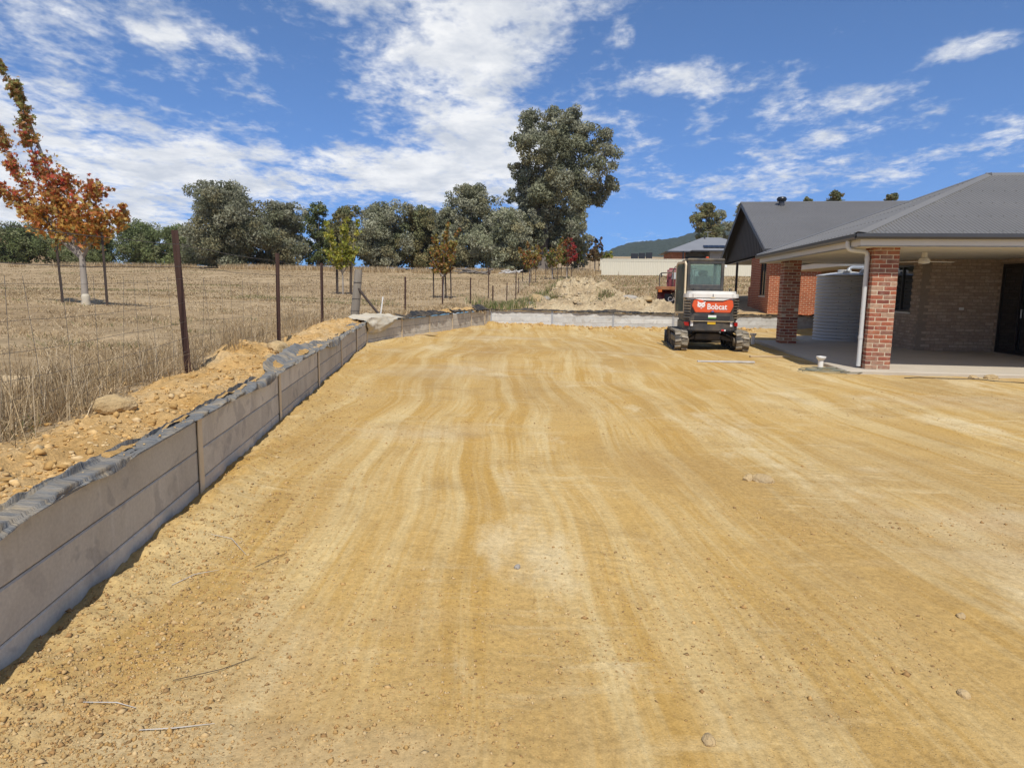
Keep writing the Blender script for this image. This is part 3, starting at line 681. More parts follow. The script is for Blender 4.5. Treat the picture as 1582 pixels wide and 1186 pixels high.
fence([(-2.55, -1.2, 1.3), (-2.83, 2.9, 1.3), (-3.1, 6.47, 1.32), (-3.43, 9.97, 1.3), (-4.02, 14.38, 1.25), (-4.25, 17.9, 0)],
      'wire mesh fence on tall rusty pickets above the shaded wall', [.08, .2, .33, .48, .66, .88, 1.0, 1.2], .0021, .32, .9, M['wire'], [-.02, -.03, -.012, 0., .01, 0])
fence([(-4.22, 18.3, 0), (-3.55, 22.5, 1.12), (-2.68, 26.0, 1.12), (-1.78, 28.6, 1.1), (-.9, 30.5, 1.05), (-.35, 36, 1.05), (.35, 44, 1.0), (1.2, 52, 1.0)],
      'low wire fence with pale droppers on short pickets behind the angled wall', [.1, .25, .42, .6, .8], .0026, .36, .8, simple('pale fence droppers', (.62,.58,.5), (.5,.46,.4), 5, .7))
def strainer():
    x, y = -4.22, 18.14; z = gp(x, y); r = empty('strainer_post', (x, y, z-.1), 0, 'weathered round timber strainer post with diagonal brace pole', 'post')
    b = MB(); b.tube([(0, 0, -.3), (.03, 0, .3), (.085, 0, .8), (.14, 0, 1.38)], [.125, .115, .108, .10], 14); b.build('post', M['oldwood'], r, 50)
    MB().tube([(.11, -.06, .92), (.45, -.12, .5), (.80, -.2, .1)], .032, 10).build('brace', M['stake'], r, 50)
    w = MB()
    for h in (.3, .62, 1.05):
        c = .03+(h-.3)*.1; w.lathe([(.117, h-.006), (.124, h), (.117, h+.006)], (c, 0, 0), 14)
    w.build('wire_wrap', M['wire'], r)
strainer()
def post_single(name, x, y, h, w, mat, label, cat, tilt=(0, 0), sink=.15):
    z = gp(x, y); b = MB().cbox((0, 0, h/2), (w, w, h+sink), w*.15)
    return tag(b.build(name, mat, None, loc=(x, y, z), rot=(tilt[0], tilt[1], .3)), label, cat)
post_single('marker_stake', -3.62, 18.6, .52, .035, M['white_paint'], 'thin white marker stake beside the strainer post brace', 'stake', (0, .14))
post_single('survey_stake', -1.35, 37.5, 1.6, .05, M['picket'], 'left brown picket of the pair round a pale sapling guard', 'stake')
post_single('survey_stake', .15, 38.5, 1.45, .05, M['picket'], 'right brown picket of the pair round a pale sapling guard', 'stake')
# ------------------------------------------------------------------ building helpers
BRICK = MB().cbox((0, 0, 0), (.226, .11, .072), .005)
BR_RED = BRICK.mesh('brick', M['brick_red']); BR_TAN = BRICK.mesh('brick', M['brick_tan'])
BR_TAN_H = MB().cbox((0, 0, 0), (.11, .11, .076), .004).mesh('brick', M['brick_tan'])
def corrugated(name, mat, parent, P0, E_, D_, L, run, slope, pitch=.076, amp=.02, thick=True, segs=6):
    P0 = np.array(P0, float); E_ = np.array(E_, float); D_ = np.array(D_, float)
    n = int(L/pitch*segs)+1; s = np.linspace(0, L, n); r = np.maximum(np.array([run(q) for q in s]), .002)
    w = amp*(1-2*(.5-.5*np.cos(2*math.pi*s/pitch))**2.2); t = math.tan(slope)
    A = P0[None]+s[:, None]*E_[None]; B = A+r[:, None]*D_[None]
    A = A.copy(); A[:, 2] += w; B[:, 2] += w+r*t
    V = np.r_[A, B]; me = np_mesh(name, V, grid_faces(2, n), mat, True)
    o = link(name, me, parent)
    # screw heads along the battens, on every third crest
    b = MB(); step = 3
    for k in range(1, int(L/pitch), step):
        q = k*pitch; rr = run(q); d = .12
        while d < rr-.1:
            p = P0+q*E_+d*D_; b.box((p[0], p[1], p[2]+d*t+amp+.004), (.022, .022, .012)); d += .9
    if b.v:
        sc_ = b.build('roof_screws', mat, o); sc_['kind'] = 'stuff'
    return o
def cap(name, mat, parent, A, B, w1, w2, up=.022, lip=.03):
    A = Vector(A); B = Vector(B); w1 = Vector(w1); w2 = Vector(w2); u = Vector((0, 0, up)); l = Vector((0, 0, -lip))
    sec = lambda P: [P+w1+l+u*.3, P+w1+u, P+u*1.6, P+w2+u, P+w2+l+u*.3, P+l+u*.2]
    b = MB(); a = sec(A); c = sec(B); n = 6
    b.add(a+c, [(i, (i+1) % n, n+(i+1) % n, n+i) for i in range(n)]+[tuple(range(n)), tuple(range(2*n-1, n-1, -1))])
    return b.build(name, mat, parent)
def pillar(root, u, v, h, W=.47):
    p = empty('pillar'); p.parent = root; p.location = (u, v, 0)
    MB().box((W/2, W/2, h/2), (W-.010, W-.010, h)).build('mortar_core', M['mortar'], p)
    c = h/28
    for k in range(28):
        z = c*(k+.5)
        if k % 2 == 0: L = [(.115, .055, 0), (.355, .055, 0), (.115, W-.055, 0), (.355, W-.055, 0), (.055, W/2, 1), (W-.055, W/2, 1)]
        else: L = [(.055, .115, 1), (.055, .355, 1), (W-.055, .115, 1), (W-.055, .355, 1), (W/2, .055, 0), (W/2, W-.055, 0)]
        for x, y, t in L:
            link('brick', BR_RED, p, (x+rng.normal(0, .0015), y+rng.normal(0, .0015), z), (0, 0, (math.pi/2 if t else 0)+rng.normal(0, .006)))
    return p
def brick_wall(root, name, p0, ang, L, h, thick=.11, holes=(), lim=(0, 99), mesh=None, backmat=None):
    """wall along local x from p0; outer face at local y = 0, body behind (+y); holes are (x0, x1, z0, z1)"""
    w = empty(name); w.parent = root; w.location = p0; w.rotation_euler = (0, 0, ang)
    cuts = sorted({0, L, *[a for q in holes for a in q[:2]]}); b = MB()
    for a, c in zip(cuts[:-1], cuts[1:]):
        hs = [q for q in holes if q[0] <= a+1e-4 and q[1] >= c-1e-4]; zs = 0
        for q in sorted(hs, key=lambda q: q[2]):
            if q[2] > zs: b.span((a, .008, zs), (c, .2, q[2]))
            zs = q[3]
        if zs < h: b.span((a, .008, zs), (c, .2, h))
    b.build('mortar_bed', backmat or M['mortar_tan'], w)
    k = 0; c = .086; n = 0
    while (k+1)*c <= h+.01:
        z = c*(k+.5); x = -.12 if k % 2 else 0.
        while x < L:
            a, e = max(x, 0), min(x+.23, L)
            if e-a > .06 and a > lim[0] and e < lim[1]+.001 and not any(a < q[1]-.02 and e > q[0]+.02 and z > q[2]-.02 and z < q[3]+.02 for q in holes):
                link('brick', BR_TAN, w, ((a+e)/2, .055+rng.normal(0, .001), z), None, ((e-a)/.23, 1, 1)); n += 1
            x += .24
        k += 1
    return w
def window(root, p0, ang, w, h, mull=1, name='window', sill=True):
    g = empty(name); g.parent = root; g.location = p0; g.rotation_euler = (0, 0, ang); f = .05
    b = MB(); b.span((0, .03, 0), (w, .10, f)); b.span((0, .03, h-f), (w, .10, h)); b.span((0, .03, f), (f, .10, h-f)); b.span((w-f, .03, f), (w, .10, h-f))
    for i in range(mull): x = w*(i+1)/(mull+1); b.span((x-.03, .028, f), (x+.03, .102, h-f))
    b.build('frame', M['frame_black'], g)
    for i in range(mull+1):
        x0 = w*i/(mull+1); x1 = w*(i+1)/(mull+1); MB().span((x0+.03, .06, f*.6), (x1-.03, .068, h-f*.6)).build('pane', M['glass'], g)
    if sill: MB().span((-.02, -.03, -.05), (w+.02, .12, -.003)).build('sill', M['fascia'], g)
    return g

# ------------------------------------------------------------------ the tan brick house with its veranda
def veranda_house():
    r = empty('brick_house', (6.47, 13.1, 0), R(-7.4), 'tan brick house with grey hipped roof and veranda on red brick pillars', 'house')
    sl = MB(); sl.cbox((9.05, 4.2, -.16), (18.0, 8.2, .32), .012); sl.build('slab', M['concrete'], r)
    MB().cbox((3.1, 9.75, -.17), (2.7, 2.85, .32), .01).build('tank_pad', M['concrete'], r)
    pillar(r, .50, .44, 2.41); pillar(r, .49, 7.02, 2.41)
    # walls round the veranda, stepping back to the tank corner
    brick_wall(r, 'wall', (3.62, 8.3, 0), R(-90), 2.7, 2.41, holes=[(.75, 2.18, 1.0, 2.28)])
    brick_wall(r, 'wall', (3.62+.001, 5.6, 0), 0, 1.9, 2.41)
    brick_wall(r, 'wall', (5.5, 5.6-.001, 0), R(-90), 4.4, 2.41, holes=[(.12, 2.6, 0.02, 2.28)], lim=(-1, 2.9))
    window(r, (3.62, 8.3-.75, 1.0), R(-90), 1.43, 1.28, 1)
    MB().span((5.72, 1.2, 0), (17.6, 1.4, 2.41)).build('front_wall', M['brick_tanwall'], r)
    MB().span((3.85, 8.1, 0), (17.6, 8.3, 2.41)).build('rear_wall', M['brick_tanwall'], r)
    MB().span((4.5, 8.31, -.1), (4.7, 17, 2.41)).build('side_wall', M['brick_tanwall'], r)
    MB().span((17.4, 1.41, 0), (17.6, 8.09, 2.41)).build('end_wall', M['brick_tanwall'], r)
    # sliding door
    g = empty('sliding_door'); g.parent = r; g.location = (5.5, 5.48, .02); g.rotation_euler = (0, 0, R(-90))
    w, h, f = 2.48, 2.26, .06
    b = MB(); b.span((0, .02, 0), (w, .14, f)); b.span((0, .02, h-f), (w, .14, h)); b.span((0, .02, f), (f, .14, h-f)); b.span((w-f, .02, f), (w, .14, h-f)); b.build('frame', M['frame_black'], g)
    for x0, x1, y in ((.06, .86, .03), (.86, 1.68, .07), (1.68, 2.42, .03)):
        pn = MB(); pn.span((x0, y, f), (x0+.05, y+.03, h-f)); pn.span((x1-.05, y, f), (x1, y+.03, h-f)); pn.span((x0+.05, y, f), (x1-.05, y+.03, f+.07)); pn.span((x0+.05, y, h-f-.05), (x1-.05, y+.03, h-f))
        pn.build('door_panel', M['frame_black'], g); MB().span((x0+.045, y+.01, f+.06), (x1-.045, y+.018, h-f-.045)).build('pane', M['glass'], g)
    MB().cbox((.92, .055, 1.02), (.03, .03, .22), .008).build('handle', M['galv_clean'], g)
    MB().span((.12, .16, .1), (.2, .17, 2.1)).build('blind', M['white_paint'], g)
    ex = MB(); ex.cbox((1.05, -.012, 1.12), (.115, .03, .07), .006); ob = ex.build('power_outlet', M['white_paint'], r); ob.location = (3.62, 5.6, 0)
    # ceiling, soffit, fascia and gutter
    MB().span((.18, .18, 2.405), (17.7, 8.55, 2.43)).build('ceiling', M['soffit'], r)
    b = MB(); b.span((.12, .12, 2.375), (17.9, .40, 2.40)); b.span((.12, .401, 2.375), (.46, 8.6, 2.40)); b.build('soffit', M['soffit'], r)
    b = MB(); b.span((.12, .12, 2.375), (17.9, .145, 2.56)); b.span((.12, .146, 2.375), (.145, 8.58, 2.56)); b.span((.146, 8.555, 2.375), (17.9, 8.58, 2.56)); b.build('fascia', M['fascia'], r)
    prof = [(0, 2.615), (0, 2.55), (.018, 2.515), (.115, 2.515), (.115, 2.60), (.105, 2.60), (.105, 2.53), (.022, 2.53), (.012, 2.556), (.012, 2.615)]
    b = MB(); b.prism([(p[0], p[1]) for p in prof], 'x', .0, 18.0); b.build('gutter', M['gutter'], r)
    b = MB(); b.prism([(p[0], p[1]) for p in prof], 'y', .121, 8.7); b.build('gutter', M['gutter'], r)
    t = R(22); W = 8.7; hf = W/2; e0 = .04; z0 = 2.60
    U = 18.0
    Lr = U-2*e0
    corrugated('roof_sheet', M['roof'], r, (e0, e0, z0), (1, 0, 0), (0, 1, 0), Lr, lambda s: min(s, hf-e0, Lr-s), t)
    corrugated('roof_sheet', M['roof'], r, (e0, W-e0, z0), (0, -1, 0), (1, 0, 0), W-2*e0, lambda s: min(s, W-2*e0-s), t)
    corrugated('roof_sheet', M['roof'], r, (U-e0, W-e0, z0), (-1, 0, 0), (0, -1, 0), Lr, lambda s: min(s, hf-e0, Lr-s), t)
    corrugated('roof_sheet', M['roof'], r, (U-e0, e0, z0), (0, 1, 0), (-1, 0, 0), W-2*e0, lambda s: min(s, W-2*e0-s), t)
    zr = z0+(hf-e0)*math.tan(t); k = .17; dz = k*math.tan(t)
    for (A, B, w1, w2) in [((.02, .02, z0), (hf, hf, zr), (k, 0, 0), (0, k, 0)), ((.02, W-.02, z0), (hf, hf, zr), (k, 0, 0), (0, -k, 0)),
                           ((U-.02, .02, z0), (U-hf, hf, zr), (-k, 0, 0), (0, k, 0)), ((U-.02, W-.02, z0), (U-hf, hf, zr), (-k, 0, 0), (0, -k, 0))]:
        cap('hip_cap', M['roof'], r, A, B, w1, w2, .03)
    cap('ridge_cap', M['roof'], r, (hf-.05, hf, zr), (U-hf+.05, hf, zr), (0, -k, -dz), (0, k, -dz), .03)
    # rear wing: eave above the tank and a low hipped roof
    b = MB(); b.span((3.1, 10.0, 2.375), (14, 10.025, 2.56)); b.span((3.1, 10.026, 2.375), (3.125, 17.4, 2.56)); b.build('fascia', M['fascia'], r)
    MB().span((3.126, 10.026, 2.38), (14, 17.4, 2.41)).build('soffit', M['soffit'], r)
    b = MB(); b.prism(prof, 'x', 2.98, 14.0); o = b.build('gutter', M['gutter'], r); o.location = (0, 9.88, 0)
    MB().add([(3.02, 9.92, 2.6), (14, 9.92, 2.6), (14, 17.4, 2.6), (3.02, 17.4, 2.6), (6.7, 13.6, 4.05), (14, 13.6, 4.05)], [(0, 1, 5, 4), (3, 4, 5, 2), (0, 4, 3), (0, 3, 2, 1), (1, 2, 5)]).build('rear_roof', M['roof'], r)
    # downpipe off the side gutter, elbow across to the pillar
    pts = [(.07, .66, 2.53), (.07, .66, 2.45), (.075, .66, 2.40), (.10, .655, 2.36), (.15, .65, 2.335), (.36, .63, 2.31), (.41, .62, 2.295), (.438, .62, 2.26), (.445, .62, 2.2), (.445, .62, .04)]
    dp = MB().tube(pts, .045, 14).build('downpipe', M['cream_pipe'], r, 50)
    b = MB()
    for z in (.62, 2.17): b.lathe([(.046, z-.03), (.051, z-.03), (.051, z+.03), (.046, z+.03)], (.445, .62, 0), 16)
    b.build('pipe_collar', M['cream_pipe'], dp)
    # ceiling fan
    f = empty('ceiling_fan', (0, 0, 0), 0, 'white three blade ceiling fan under the veranda ceiling', 'fan')
    f.location = r.matrix_basis @ Vector((2.35, 2.6, 2.405))
    MB().lathe([(.02, -.12), (.06, -.11), (.06, 0), (.02, 0)], n=16).build('mount', M['white_paint'], f)
    MB().lathe([(.03, -.25), (.11, -.235), (.12, -.18), (.09, -.12), (.02, -.119)], n=20).build('motor', M['white_paint'], f, 40)
    for k in range(3):
        a = R(5+120*k); b = MB().prism([(.1, -.045), (.35, -.065), (.68, -.05), (.70, 0), (.68, .05), (.35, .065), (.1, .045)], 'z', -.205, -.195); b.build('blade', M['white_paint'], f, rot=(0, 0, a))
    return r
VH = veranda_house(); bpy.context.view_layer.update()
def vh(u, v, z=0): return VH.matrix_basis @ Vector((u, v, z))

def water_tank():
    c = vh(3.05, 9.45, -.008); t = empty('water_tank', c, 0, 'round grey corrugated steel water tank behind the veranda pillar', 'tank')
    prof = []; h = 2.03
    for i in range(int(h/.0127)+1):
        z = i*.0127; prof.append((.90+.015*math.cos(2*math.pi*z/.1016), z))
    MB().lathe(prof, n=72, caps=False).build('tank_wall', simple('zinc grey tank steel', (.46,.46,.455), (.41,.41,.405), 2, .5, .0), t, 60)
    MB().lathe([(.90, h), (.93, h+.005), (.92, h+.03), (.5, h+.10), (.12, h+.15), (.0, h+.155)], n=48, caps=False).build('tank_lid', M['cream_pipe'], t, 50)
    MB().tube([(-.15, -.35, h+.08), (-.15, -.35, h+.22), (.02, -.2, h+.28), (.6, .1, h+.29)], .045, 10).build('inlet_pipe', M['galv_clean'], t, 50)
    MB().tube([(.1, -.62, h+.05), (.12, -.62, h+.14), (.25, -.55, h+.20), (.7, -.2, h+.22)], .05, 10).build('inlet_pipe', M['cream_pipe'], t, 50)
    MB().lathe([(.2, 0), (.2, .12), (.17, .13), (.0, .13)], (-.25, -.3, h+.06), 20).build('strainer_lid', M['cream_pipe'], t, 40)
    b = MB()
    for k in range(9):
        for a in (R(232), R(252)): b.box((math.cos(a)*.915, math.sin(a)*.915, .18+k*.21), (.02, .02, .02), a)
    s = b.build('rivets', M['gutter'], t); s['kind'] = 'stuff'
water_tank()

# ------------------------------------------------------------------ red brick house with the black gable
def gable_house():
    r = empty('brick_house', (11.26, 31.0, .45), R(-9), 'red brick house with grey gable roof and black clad gable end', 'house')
    ze = 2.85; hv = 7.35; t = math.atan(2.95/7.35); U = 24
    MB().span((.0, .3, -.5), (U, 14.4, 0)).build('footing', M['concrete'], r)
    # walls: left face with a window, lit front face
    b = MB(); b.span((.37, .57, 0), (.57, 1.35, 2.75)); b.span((.37, 2.75, 0), (.57, 5.2, 2.75)); b.span((.37, 1.35, 0), (.57, 2.75, .85)); b.span((.37, 1.35, 2.45), (.57, 2.75, 2.75)); b.build('side_wall', M['brick_far'], r)
    MB().span((.571, .57, 0), (U-.5, .77, 2.75)).build('front_wall', M['brick_far'], r)
    MB().span((.571, 5.0, 0), (5, 5.2, 2.75)).build('inner_wall', M['brick_far'], r)
    MB().span((4.8, 5.21, 0), (5, 14, 2.75)).build('inner_wall', M['brick_far'], r)
    MB().span((5.001, 13.8, 0), (U-.5, 14, 2.75)).build('rear_wall', M['brick_far'], r)
    window(r, (.38, 2.75, .85), R(-90), 1.4, 1.6, 1, sill=True)
    MB().cyl((1.06, .50, 0), (1.06, .50, 2.74), .05, n=12).build('downpipe', M['gutter'], r)
    # porch: post on a brick pier
    MB().cbox((.35, 9.6, .35), (.36, .36, .7), .01).build('pier', M['brick_far'], r); MB().span((.29, 9.54, .7), (.41, 9.66, 2.72)).build('porch_post', M['stake'], r)
    MB().cbox((.6, 5.8, .65), (.36, .36, 1.3), .01).build('pier', M['brick_far'], r)
    # gable: black cladding with boards, barge boards, soffit
    MB().prism([(.05, ze+.02), (2*hv-.05, ze+.02), (hv, ze+hv*math.tan(t)-.06)], 'x', .40, .46).build('gable_cladding', M['black'], r)
    bb = MB()
    for k in range(1, 34):
        v = k*.43; z1 = ze+min(v, 2*hv-v)*math.tan(t)-.12
        if z1 > ze+.1: bb.span((.388, v-.02, ze+.03), (.3995, v+.02, z1))
    bb.build('gable_battens', M['black'], r)['kind'] = 'stuff'
    for s in (0, 1):
        a = (0, ze) if s == 0 else (2*hv, ze); pk = (hv, ze+hv*math.tan(t))
        b = MB(); b.add([(0, a[0], a[1]-.16), (0, a[0], a[1]+.06), (0, pk[0], pk[1]+.06), (0, pk[0], pk[1]-.17), (.03, a[0], a[1]-.16), (.03, a[0], a[1]+.06), (.03, pk[0], pk[1]+.06), (.03, pk[0], pk[1]-.17)],
                        [(0, 1, 2, 3), (7, 6, 5, 4), (0, 4, 5, 1), (1, 5, 6, 2), (2, 6, 7, 3), (3, 7, 4, 0)]); b.build('barge_board', M['gutter'], r)
        b = MB(); b.add([(.03, a[0], a[1]-.02), (.45, a[0], a[1]-.02), (.45, pk[0], pk[1]-.03), (.03, pk[0], pk[1]-.03)], [(0, 1, 2, 3)]); b.build('verge_soffit', M['black'], r)
    MB().span((.03, .0, 2.752), (U-.2, .55, 2.77)).build('soffit', M['soffit'], r)
    MB().span((.461, 5.21, 2.752), (4.99, 2*hv-.1, 2.77)).build('porch_ceiling', M['soffit'], r)
    b = MB(); b.span((.031, .0, 2.78), (U-.2, .02, 2.96)); b.span((.031, 2*hv-.02, 2.78), (U-.2, 2*hv, 2.96)); b.build('fascia', M['gutter'], r)
    MB().prism([(-.12, 2.95), (-.12, 2.87), (0, 2.85), (0, 2.95)], 'x', .0, U-.2).build('gutter', M['gutter'], r)
    corrugated('roof_sheet', M['roof2'], r, (-.01, -.06, ze+.03), (1, 0, 0), (0, 1, 0), U, lambda s: hv+.06, t, segs=4)
    corrugated('roof_sheet', M['roof2'], r, (U-.01, 2*hv+.06, ze+.03), (-1, 0, 0), (0, -1, 0), U, lambda s: hv+.06, t, segs=3)
    zr = ze+.03+(hv+.06)*math.tan(t); cap('ridge_cap', M['roof2'], r, (-.02, hv, zr), (U, hv, zr), (0, -.17, -.066), (0, .17, -.066), .03)
    # black ridge ventilator
    vt = empty('roof_vent'); vt.parent = r; vt.location = (2.0, hv-.55, zr-.26)
    MB().cyl((0, 0, -.1), (0, 0, .25), .15, n=20).build('vent_stack', M['gutter'], vt, 40)
    MB().lathe([(.14, .24), (.22, .27), (.255, .33), (.25, .40), (.19, .47), (.0, .49)], n=24).build('vent_cowl', M['frame_black'], vt, 40)
    b = MB()
    for k in range(12): a = k*math.pi/6; b.box((math.cos(a)*.2, math.sin(a)*.2, .265), (.03, .012, .05), a)
    b.build('vent_fins', M['gutter'], vt)['kind'] = 'stuff'
    return r
GH = gable_house()

# ------------------------------------------------------------------ neighbour's house far behind, cream sheet fence
def neighbour():
    zg = 4.2; r = empty('grey_house', (23.2, 103, zg), R(-6), 'distant grey house with hipped roof and rows of solar panels behind the cream fence', 'house')
    wl = simple('pale grey render', (.36,.35,.33), (.32,.31,.29), 2, .8)
    ze = 3.15
    MB().span((.6, 2.0, -1), (2.6, 13, ze)).build('brick_end', M['brick_far'], r)
    MB().span((6.0, .7, -1), (13.0, 13, ze)).build('wall', wl, r)
    MB().span((2.601, 5, -1), (5.999, 13, ze)).build('wall', wl, r)
    MB().span((2.62, 4.9, .0), (5.98, 4.99, 2.5)).build('opening_shade_panel', M['frame_black'], r)  # black sheet over the wall, painted stand-in for shade inside the porch opening
    window(r, (7.3, .68, .6), 0, 1.5, 1.9, 1, sill=False); b = MB(); b.span((7.4, .70, .7), (7.75, .73, 2.4)); b.span((8.4, .70, .7), (8.7, .73, 2.4)); b.build('curtain', M['white_paint'], r)
    MB().span((2.0, .6, -1), (2.2, .8, ze)).build('porch_post', M['frame_black'], r)
    def hip(x0, x1, y0, y1, z, tn, nm):
        h = min(x1-x0, y1-y0)/2; zz = z+h*tn
        if x1-x0 > y1-y0: A, B = (x0+h, (y0+y1)/2, zz), (x1-h, (y0+y1)/2, zz)
        else: A, B = ((x0+x1)/2, y0+h, zz), ((x0+x1)/2, y1-h, zz)
        v = [(x0, y0, z), (x1, y0, z), (x1, y1, z), (x0, y1, z), A, B]
        f = [(0, 1, 5, 4), (2, 3, 4, 5), (3, 0, 4), (1, 2, 5), (0, 3, 2, 1)] if x1-x0 > y1-y0 else [(0, 1, 4), (1, 2, 5, 4), (2, 3, 5), (3, 0, 4, 5), (0, 3, 2, 1)]
        MB().add(v, f).build(nm, M['roof_n'], r)
        MB().span((x0, y0-.1, z-.16), (x1, y0-.005, z+.03)).build('gutter', M['gutter'], r)
    M['roof_n'] = roof_mat('mid grey roof', (.20,.205,.215))
    hip(-.3, 15, 1.5, 14, ze+.02, .40, 'roof'); hip(3.2, 13.2, -.4, 9, ze+.06, .40, 'front_roof')
    pm = simple('solar cells', (.012,.018,.032), (.02,.026,.042), 3, .15)
    for k in range(8):
        Mx = Matrix.Rotation(math.atan(.4), 4, 'X'); x = 5.4+k*.78; y = .9; z = ze+.06+1.3*.4+.14
        MB().box((x, y, z), (.74, 1.0, .05), M=Mx).build('solar_panel', pm, r)
    for k in range(2): MB().box((10.9+k*.95, 3.0, ze+.02+3.4*.4+.33), (.85, 1.3, .05), M=Matrix.Rotation(math.atan(.4), 4, 'X')).build('solar_panel', pm, r)
    MB().cyl((6.2, 7.2, 5.2), (6.2, 7.2, 5.9), .12, n=10).build('flue', M['gutter'], r)
    MB().tube([(6.8, 8, 5.3), (6.8, 8, 6.6)], .03, 6).build('antenna_mast', M['galv_clean'], r)
    b = MB(); b.box((6.8, 8, 6.55), (1.1, .04, .04))
    for k in range(5): b.box((6.3+k*.25, 8, 6.55), (.03, .5, .03))
    b.build('antenna', M['galv_clean'], r)
neighbour()
def cream_fence(x0, y0, n, zb, label, h=1.75, dx=2.36, dy=.05, rail=True):
    r = empty('sheet_fence', (x0, y0, zb), math.atan2(dy, dx), label, 'fence')
    V = []; s = np.linspace(0, 2.3, 78); off = np.where(np.abs(((s/.23) % 1)-.5) < .28, .018, -.018)
    Vf = np.r_[np.c_[s, off, 0*s], np.c_[s, off, 0*s+h]]; me = np_mesh('fence_panel', Vf, grid_faces(2, 78), M['cream'])
    pm = MB().box((0, 0, h/2), (.06, .075, h+.1)).mesh('fence_post', M['cream']); rm = MB().box((1.15, 0, h), (2.3, .06, .06)).mesh('rail', M['cream'])
    for k in range(n):
        zz = .0+.012*k
        link('fence_panel', me, r, (.03+k*2.36, 0, zz)); link('fence_post', pm, r, (k*2.36, 0, zz)); link('rail', rm, r, (.03+k*2.36, 0, zz))
    return r
cream_fence(11.0, 86, 15, 3.3, 'long cream corrugated sheet fence across the dry slope')
cream_fence(12.2, 97, 6, 4.2, 'cream sheet fence standing farther back, beside the dark sheds', 1.6)
def screens():
    for i, (x, y, z, w, h, lab) in enumerate([(14.9, 95.5, 4.55, 1.45, .95, 'low black box shed rising just above the cream fence'), (17.1, 97.8, 6.2, 1.0, .8, 'left dark blue panel standing on a post above the cream fence'),
                                             (18.15, 97.9, 6.3, .9, .8, 'middle dark blue panel above the cream fence'), (19.15, 97.8, 6.35, .9, .8, 'right dark blue panel above the cream fence')]):
        r = empty('dark_screen', (x, y, z-1.6), 0, lab, 'panel'); MB().cbox((0, 0, 1.6), (w, .1 if i else .8, h), .02).build('panel', M['black'] if i == 0 else simple('navy panel', (.014,.017,.026), (.02,.022,.032), 3, .7), r)
        MB().box((-w*.4, 0, .6), (.08, .08, 1.2)).build('post', M['frame_black'], r); MB().box((w*.4, 0, .6), (.08, .08, 1.2)).build('post', M['frame_black'], r)
screens()
# ------------------------------------------------------------------ excavator
def bevel(o, off=.03, seg=2, ang=30):
    bm = bmesh.new(); bm.from_mesh(o.data)
    ed = [e for e in bm.edges if len(e.link_faces) == 2 and e.calc_face_angle(0) > R(ang)]
    bmesh.ops.bevel(bm, geom=ed, offset=off, segments=seg, affect='EDGES', clamp_overlap=True)
    bm.to_mesh(o.data); bm.free(); shade(o.data, 35); return o
def text_obj(body, name, mat, parent, w, h, loc, rot, bold=.0, ext=.003):
    cu = bpy.data.curves.new(name, 'FONT'); cu.body = body; cu.extrude = ext; cu.offset = bold; cu.align_x = 'LEFT'; cu.resolution_u = 3
    t = bpy.data.objects.new('tmp', cu); col.objects.link(t); bpy.context.view_layer.update()
    me = bpy.data.meshes.new_from_object(t.evaluated_get(bpy.context.evaluated_depsgraph_get())); bpy.data.objects.remove(t)
    v = np.array([x.co[:] for x in me.vertices]); lo, hi = v.min(0), v.max(0); s = np.array([w/(hi[0]-lo[0]), h/(hi[1]-lo[1]), 1])
    v = (v-lo)*s; v[:, 2] -= ext
    me.vertices.foreach_set('co', v.astype(np.float32).ravel()); me.update(); me.materials.clear(); me.materials.append(mat); me.name = name
    return link(name, me, parent, loc, rot)
DUSTC = (.46,.34,.19)
M['ex_dark'] = simple('charcoal machine paint', (.034,.035,.037), (.05,.05,.051), 3, .5, dust=(DUSTC, .2))
M['ex_white'] = simple('white machine paint', (.80,.79,.75), (.75,.73,.68), 3, .38, dust=(DUSTC, .22))
M['ex_red'] = simple('orange red machine paint', (.70,.095,.022), (.64,.085,.02), 3, .38, dust=(DUSTC, .15))
M['rubber'] = simple('dusty rubber', (.035,.034,.032), (.06,.055,.05), 5, .9, bscale=30, dust=((.42,.34,.22), .95), dscale=4)
M['lug'] = simple('worn dusty tread', (.34,.30,.23), (.20,.175,.14), 7, .95, bscale=30)
M['steel_dirty'] = simple('dirty steel', (.07,.063,.055), (.12,.105,.085), 5, .75, .2, dust=(DUSTC, .6))
M['cabglass'] = glassy('tinted cab glass', (.42,.55,.52), .02, .80)
M['doorglass'] = glassy('dark door glass', (.20,.23,.20), .04, .55)
M['red_lens'] = simple('red lens', (.55,.02,.015), (.45,.015,.01), 4, .25)
M['yellow'] = simple('yellow sticker', (.75,.48,.02), (.70,.44,.02), 6, .5); M['green'] = simple('green sticker', (.12,.38,.08), (.1,.34,.07), 6, .5)
M['white_flat'] = simple('white decal', (.8,.8,.78), (.76,.76,.74), 6, .5); M['red_flat'] = simple('red decal', (.6,.03,.03), (.55,.03,.03), 6, .5)
